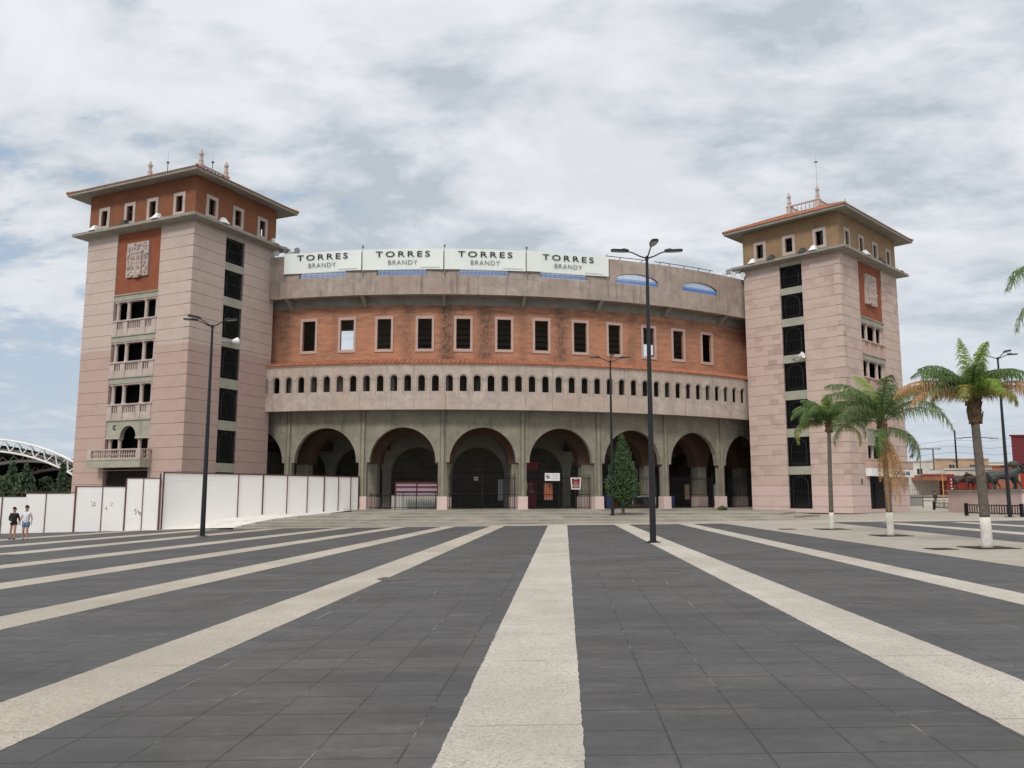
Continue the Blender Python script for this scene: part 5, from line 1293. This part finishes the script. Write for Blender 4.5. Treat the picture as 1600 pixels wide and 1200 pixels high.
    skin_mesh('shirt', sh, se, cl['shirt'], t, 1)
    q = cl['short']; pl = lerp((-.085, 0, .90), kl, q); pr = lerp((.085, 0, .90), kr, q)
    skin_mesh('shorts' if q < 1 else 'trousers', [(V(0, 0, 1.02), .13*S), (V(-.09, 0, .87), .12*S), (V(*pl), (.105 if q < 1 else .07)*S), (V(.09, 0, .87), .12*S), (V(*pr), (.105 if q < 1 else .07)*S)]+([(V(al[0], al[1], al[2]+.06), .05*S), (V(ar[0], ar[1], ar[2]+.06), .05*S)] if q >= 1 else []),
              [(0, 1), (1, 2), (0, 3), (3, 4)]+([(2, 5), (4, 6)] if q >= 1 else []), cl['pants'], t, 1)
    for a in (al, ar):
        skin_mesh('shoe', [(V(a[0], a[1]+.03, a[2]-.02), .065*S), (V(a[0], a[1]-.08, a[2]-.03), .06*S), (V(a[0], a[1]-.2, a[2]-.035), .045*S)], [(0, 1), (1, 2)], cl['shoe'], t, 1)
    return t
zp = gz(-25)
person('person in black long-sleeved shirt and dark shorts walking hand in hand along the white wall', -25.72, 43.2, gz(-25.7), .15,
       dict(h=1.60, el=(-.25, .0, 1.13), wl=(-.08, -.18, 1.0), er=(.26, .02, 1.14), wr=(.33, -.04, .90), kl=(-.12, -.02, .50), al=(-.13, .03, .08), kr=(.12, -.12, .50), ar=(.15, -.14, .08)), dict(shirt='cloth_black', sleeve=1., pants='cloth_black', short=.35, shoe='shoe_dark'))
person('person in white t-shirt and blue denim shorts walking hand in hand', -25.02, 43.1, gz(-25), .1,
       dict(h=1.68, el=(-.25, .0, 1.12), wl=(-.32, -.06, .88), er=(.26, .03, 1.12), wr=(.27, -.03, .87), kl=(-.1, -.06, .50), al=(-.1, .02, .08), kr=(.11, -.10, .50), ar=(.14, -.12, .08)), dict(shirt='cloth_white', sleeve=.36, pants='denim', short=.75, shoe='shoe_pale'))
person('lone person in dark clothes walking beside the far right tower edge', 46.6, 91.8, .59, 0.3,
       dict(h=1.65, el=(-.28, -.03, 1.15), wl=(-.3, -.15, .98), er=(.28, -.03, 1.15), wr=(.3, -.15, .98), kl=(-.09, -.1, .50), al=(-.08, -.06, .08), kr=(.09, .04, .50), ar=(.1, .12, .1)), dict(shirt='bronze_brown', sleeve=1., pants='pole_grey', short=1., shoe='shoe_dark'))

# ------------------------------------------------------------------ right background
# pink pedestal with bull statues
pA, pB = Vector((38.35, 73.48)), Vector((36.35, 59.4))
def quadbox(mb, P, z0, z1):
    n = len(P); mb.poly([(x, y, z1) for x, y in P])
    for k in range(n):
        p, q = P[k], P[(k+1) % n]; mb.poly([(p[0], p[1], z0), (q[0], q[1], z0), (q[0], q[1], z1), (p[0], p[1], z1)])
t = thing('pink_pedestal', 'long pink plastered pedestal carrying the bull statues', 'pedestal', (38, 66, .45))
m = MB(); quadbox(m, [(36.35, 59.4), (43.5, 59.6), (45, 73.6), (38.2, 73.0)], .2, 2.2); m.build('base', 'pink_paint', t, world=True)
m = MB(); quadbox(m, [(36.2, 59.2), (43.7, 59.4), (45.2, 73.8), (38.05, 73.2)], 2.2, 2.33); m.build('coping', 'concrete_beam', t, world=True)
def bull(label, x, y, z, rz, sc, mat, headdown=False, grp='bull statues on the pink pedestal'):
    t = thing('bull_statue', label, 'statue', (x, y, z), rz, grp); k = sc
    V = lambda a, b, c: (a*k, b*k, c*k)
    hz = .72 if headdown else 1.32; hx = 1.22 if headdown else 1.18
    J = [(V(-.75, 0, 1.05), .30*k), (V(-.3, 0, 1.0), .31*k), (V(.2, 0, 1.0), .36*k), (V(.62, 0, 1.17), .40*k), (V(.92, 0, (1.3+hz)/2), .30*k), (V(hx, 0, hz), .19*k), (V(hx+.26, 0, hz-.2), .11*k),
         (V(-.85, .17, .72), .14*k), (V(-.98, .17, .42), .07*k), (V(-.85, .17, .03), .06*k), (V(-.7, -.17, .72), .14*k), (V(-.75, -.17, .42), .07*k), (V(-.62, -.17, .03), .06*k),
         (V(.6, .2, .68), .12*k), (V(.72, .2, .4), .07*k), (V(.66, .2, .03), .06*k), (V(.75, -.2, .68), .12*k), (V(.95, -.2, .42), .07*k), (V(1.02, -.2, .05), .06*k),
         (V(-1.05, 0, 1.2), .05*k), (V(-1.3, 0, 1.05), .03*k), (V(-1.38, 0, .6), .05*k)]
    E = [(0, 1), (1, 2), (2, 3), (3, 4), (4, 5), (5, 6), (0, 7), (7, 8), (8, 9), (0, 10), (10, 11), (11, 12), (3, 13), (13, 14), (14, 15), (3, 16), (16, 17), (17, 18), (0, 19), (19, 20), (20, 21)]
    b = skin_mesh('body', J, E, mat, t, 2)
    for s in (-1, 1):
        m = MB(); m.tube([V(hx-.02, s*.1, hz+.12), V(hx+.0, s*.36, hz+.2), V(hx+.16, s*.58, hz+.4), V(hx+.28, s*.58, hz+.62)], [.07*k, .06*k, .045*k, .015*k], 6); m.build('horn', mat, b)
        m = MB(); m.tube([V(hx-.08, s*.1, hz+.04), V(hx-.1, s*.28, hz+.02)], [.05*k, .02*k], 5); m.build('ear', mat, b)
    m = MB(); m.box(-1.1*k, 1.2*k, -.35*k, .35*k, -.02, .06); m.build('plinth', mat, t)
    return t
bull('dark grey bull statue with raised head and wide horns, rightmost on the pedestal', 38.9, 65.8, 2.35, -.25, 1.15, 'bronze_dark')
bull('dark brown bull statue with lowered head on the left half of the pedestal', 39.0, 71.6, 2.35, -.3, .95, 'bronze_brown', True)
bull('dark brown second bull statue close behind the lowered head, left half of the pedestal', 40.6, 70.9, 2.35, -.3, .85, 'bronze_brown')
t = thing('bullfighter_statue', 'dark brown statue of a figure leaning over the bull with lowered head', 'statue', (39.1, 71.4, 2.35), 0)
V = lambda a, b, c: (a, b, c)
skin_mesh('body', [(V(0, 0, 1.05), .15), (V(.05, 0, 1.3), .16), (V(.0, 0, 1.45), .07), (V(0, 0, 1.55), .1), (V(-.3, -.1, 1.25), .06), (V(-.4, -.2, .95), .05), (V(.35, -.1, 1.3), .06), (V(.6, -.15, 1.15), .05), (V(-.15, -.2, .75), .1), (V(-.2, -.3, .1), .07), (V(.15, .2, .75), .1), (V(.2, .3, .1), .07)],
          [(0, 1), (1, 2), (2, 3), (1, 4), (4, 5), (1, 6), (6, 7), (0, 8), (8, 9), (0, 10), (10, 11)], 'bronze_brown', t, 2)
t = thing('hat_statue', 'broad dark hat-shaped sculpture above the head of the grey bull', 'statue', (40.1, 66.3, 2.35))
m = MB(); m.lathe((0, 0, 1.75), [(.9, .10), (.95, .16), (.85, .12), (.45, .1), (.4, .3), (.3, .45), (.05, .5)], 18); m.build('brim', 'bronze_dark', t)
m = MB(); m.tube([(0, 0, 0), (.05, 0, .9), (0, 0, 1.8)], [.14, .1, .12], 8); m.build('stem', 'bronze_dark', t)
def lowfence(label, A, B, z, h, n):
    fn3, L3 = wframe(A, B); t = thing('low_fence', label, 'fence', (A[0], A[1], z), 0, 'low iron fences before the pedestal')
    m = MB()
    for zz in (.18, h-.1): m.fbox(fn3, 0, L3, z+zz, z+zz+.07, -.03, .03)
    m.build('rail', 'iron_black', t, world=True)
    m = MB()
    for i in range(n): s = L3*(i+.5)/n; m.fbox(fn3, s-.03, s+.03, z+.2, z+h-.1, -.015, .015)
    m.build('bar', 'iron_black', t, world=True)
    for s in (0, L3):
        m = MB(); m.fbox(fn3, s-.1, s+.1, z, z+h+.06, -.09, .09); m.build('post', 'iron_black', t, world=True)
lowfence('low black iron fence, the farther one, left in front of the pink pedestal', (40.2, 79.5), (38.6, 68.6), .5, .75, 34)
lowfence('low black iron fence, the nearer one, in front of the pink pedestal', (33.3, 61.2), (34.8, 57.0), .43, .85, 22)
# buildings across the street
def block(name, label, P, z0, z1, mat, cat='building', wins=(), wmat='glass_dark', para=None, grp=None):
    c = (sum(p[0] for p in P)/len(P), sum(p[1] for p in P)/len(P)); t = thing(name, label, cat, (c[0], c[1], z0), 0, grp)
    m = MB(); quadbox(m, P, z0, z1); m.build('wall', mat, t, world=True)
    fA, LA = wframe(P[0], P[1])
    m = MB(); m.fbox(fA, -.1, LA+.1, z1-.02, z1+.16, -.15, .15); m.build('coping', para or mat, t, world=True)
    for (a, b, zz0, zz1) in wins:
        m = MB(); m.fbox(fA, a, b, zz0, zz1, -.04, .05); w = m.build('window', wmat, t, world=True)
        m = MB(); m.fbox(fA, a-.1, b+.1, zz0-.1, zz0, -.1, .05); m.fbox(fA, (a+b)/2-.04, (a+b)/2+.04, zz0, zz1, -.06, -.04); m.build('window_frame', 'wall_grey', w, world=True)
    return t, fA, LA
block('white_house', 'long white low building behind the mesh fence, right of the right tower', [(50.0, 109), (59.3, 109), (62, 125), (50.0, 125)], 0, 4.3, 'wall_white', wins=[(3.2, 4.2, .9, 1.9), (6.4, 7.4, .9, 1.9)])
block('white_gable_house', 'tallest white house section at the left end of the street row', [(56, 126), (64.3, 126), (68, 138), (56, 138)], 0, 6.9, 'wall_white', wins=[(5.5, 6.3, 5, 5.8)])
block('tan_house', 'tan unplastered upper building rising behind the white awning', [(71.3, 140), (80.5, 140), (85, 150), (71.3, 150)], 0, 7.8, 'wall_tan', wins=[(2.5, 3.4, 6.0, 6.9), (6, 6.8, 6.0, 6.9)])
block('cream_house', 'cream coloured house farthest back, right of the third palm trunk', [(77.5, 144), (88.5, 144), (92, 150), (77.5, 150)], 0, 7.4, 'wall_white')
block('brick_house', 'reddish brick house front between the third palm trunk and the grey bull', [(67.2, 118), (73.5, 118), (78, 126), (67.2, 126)], 0, 5.9, 'wall_brickish', wins=[(.8, 1.6, 4.0, 5.0), (2.6, 3.4, 4.0, 5.0)])
block('grey_house', 'grey concrete house front directly behind the third palm trunk', [(63.3, 116), (66.9, 116), (69, 124), (63.3, 124)], 0, 5.6, 'wall_grey')
block('red_shop', 'red painted shop front below the white awning', [(56.0, 107.5), (62, 107.5), (62, 109), (56.0, 109)], 0, 4.3, 'wall_red', wins=[(1, 2.2, .6, 2.4), (3.4, 4.8, .6, 2.4)])
block('white_awning', 'white flat awning above the red shop front', [(55.6, 106.5), (61.5, 106.5), (61.5, 112), (55.6, 112)], 4.35, 5.1, 'wall_white', cat='awning')
t, fA, LA = block('orange_awning', 'orange brown awning in front of the long white low building', [(52.4, 106), (55.5, 106), (55.5, 109), (52.4, 109)], 3.7, 4.4, 'wall_brickish', cat='awning')
block('maroon_building', 'large maroon building cut by the right edge of the picture', [(54.4, 90), (75, 90), (85, 104), (63.5, 104)], 5.3, 8.25, 'wall_maroon')
block('red_wall', 'dark red wall set back below the maroon upper storey', [(55.2, 91.0), (75, 91.0), (85, 104), (63.6, 104)], 0, 5.28, 'wall_red', cat='wall', wins=[(1.2, 2.6, 2.4, 4.2)])
# the red strip fills the wall under the maroon fascia
t, fA, LA = block('street_wall', 'low grey and white kerb wall beyond the lone person', [(44.6, 98), (52, 98), (52, 98.3), (44.6, 98.3)], .3, 1.7, 'wall_grey', cat='wall')
block('white_kerb_wall', 'low white wall section right of the lone person', [(47.4, 96), (51.2, 96), (51.2, 96.3), (47.4, 96.3)], .3, 1.35, 'wall_white', cat='wall')
t = thing('red_totem_sign', 'upright red advertising board with pale marks left of the bull statue', 'sign', (42.3, 80.0, .2))
m = MB(); m.box(-.28, .26, -.08, .08, 1.6, 3.7); m.build('board', 'bin_red', t); m = MB()
for z in (1.9, 2.2, 2.5, 2.8, 3.1): m.box(-.12, .12, -.1, -.08, z, z+.16)
m.build('marking', 'wall_white', t)
m = MB(); m.tube([(-.05, 0, 0), (-.05, 0, 1.7)], .08, 6); m.build('post', 'bin_red', t)
t = thing('parked_car', 'dark car parked in front of the white low building', 'car', (49.5, 101, .5), .1)
m = MB(); prof = [(-2.1, .3), (2.1, .3), (2.15, .75), (1.3, .9), (.8, 1.35), (-1.1, 1.4), (-1.6, .95), (-2.15, .85)]
m.poly([(x, -.8, z) for x, z in prof]); m.poly([(x, .8, z) for x, z in prof][::-1])
for k in range(len(prof)): p, q = prof[k], prof[(k+1) % len(prof)]; m.poly([(p[0], -.8, p[1]), (p[0], .8, p[1]), (q[0], .8, q[1]), (q[0], -.8, q[1])])
m.build('body', 'pole_grey', t); m = MB(); m.poly([(-1.4, -.81, .95), (1.1, -.81, .95), (.72, -.81, 1.28), (-1.0, -.81, 1.32)]); m.build('side_window', 'glass_dark', t)
for x in (-1.35, 1.35):
    for y in (-.75, .75): m = MB(); m.tube([(x, y-.1, .33), (x, y+.1, .33)], .32, 14); m.build('wheel', 'iron_black', t)
# poles
def pole(name, label, x, y, h, r, mat, extra=None, cat='utility pole', grp='poles along the street'):
    t = thing(name, label, cat, (x, y, .5), 0, grp); m = MB(); m.tube([(0, 0, 0), (0, 0, h)], [r, r*.7], 8); m.build('pole', mat, t)
    if extra: extra(t)
    return t
def xarm(t, z, w, ins=True):
    m = MB(); m.box(-w, w*.4, -.06, .06, z-.06, z+.06); m.build('crossarm', 'pole_grey', t)
    m = MB()
    for x in (-w*.9, -w*.4, w*.3): m.tube([(x, 0, z), (x, 0, z+.2)], .05, 5)
    m.build('insulator', 'pole_grey', t)
    m = MB(); m.lathe((-.35, 0, z-3.6), [(.1, 0), (.28, .05), (.28, .75), (.1, .8)], 10); m.build('transformer', 'iron_black', t)
pole('utility_pole', 'dark utility pole with a T crossarm behind the lone person', 57.5, 113, 7.7, .14, 'pole_grey', lambda t: xarm(t, 7.6, 2.8))
pole('utility_pole', 'tall dark utility pole left of the third palm trunk', 60.1, 112, 10.1, .15, 'iron_black', lambda t: xarm(t, 5.8, .5))
def dbl(t):
    m = MB(); m.tube([(-1.9, 0, 8.25), (0, 0, 8.35), (1.9, 0, 8.2)], .06, 5); m.build('arm', 'pole_grey', t)
    for s in (-1, 1): m = MB(); m.box(s*1.9-.55*(s < 0)-.1, s*1.9+.55*(s > 0)+.1, -.15, .15, 8.1, 8.27); m.build('lamp_head', 'lamp_shell', t)
pole('double_lamp', 'thin double-armed street light whose pole hides behind the third palm trunk', 56.3, 100, 8.3, .09, 'pole_grey', dbl, 'street light')
pole('orange_post', 'thin orange post left of the bull with lowered head', 45.6, 88, 3.6, .07, 'pole_orange', None, 'post')
pole('orange_post', 'orange post in front of the maroon building at the right edge', 51.3, 84, 4.6, .1, 'pole_orange', None, 'post')
pole('grey_post', 'thin grey post just right of the right tower', 43.6, 88.5, 6.2, .05, 'pole_grey', None, 'post')
pole('grey_post', 'thin pale post beside the chain link fence right of the right tower', 45.9, 97, 6.9, .05, 'lamp_shell', None, 'post')
t = thing('mesh_fence', 'grey wire mesh fence between the right tower and the utility pole', 'fence', (48.5, 99, .5))
m = MB()
for i in range(30): m.tube([(44+i*.3, 99, .5), (44+i*.3, 99, 3.0)], .012, 3)
for z in (.7, 1.3, 1.9, 2.5, 3.0): m.tube([(44, 99, z), (53, 99, z)], .018, 3)
m.build('wire_mesh', 'pole_grey', t, world=True)
m = MB()
for i in range(4): m.tube([(44+i*3, 99, .4), (44+i*3, 99, 3.1)], .05, 5)
m.build('post', 'pole_grey', t, world=True)
for i, (z0, z1, y, l) in enumerate(((8.6, 11.6, 113, 'highest'), (8.2, 9.6, 113, 'second'), (7.4, 8.4, 112, 'third'), (6.6, 7.0, 112, 'lowest'))):
    m = MB(); m.tube([(48+q*6, y+q*.3, z0+(z1-z0)*q/8-.5*math.sin(math.pi*((q*.5) % 1))) for q in range(9)], .022, 3)
    o = m.build('overhead_wire', 'pole_grey'); tag(o, l+' of the thin overhead wires crossing the sky at the right', 'wire', 'overhead wires')
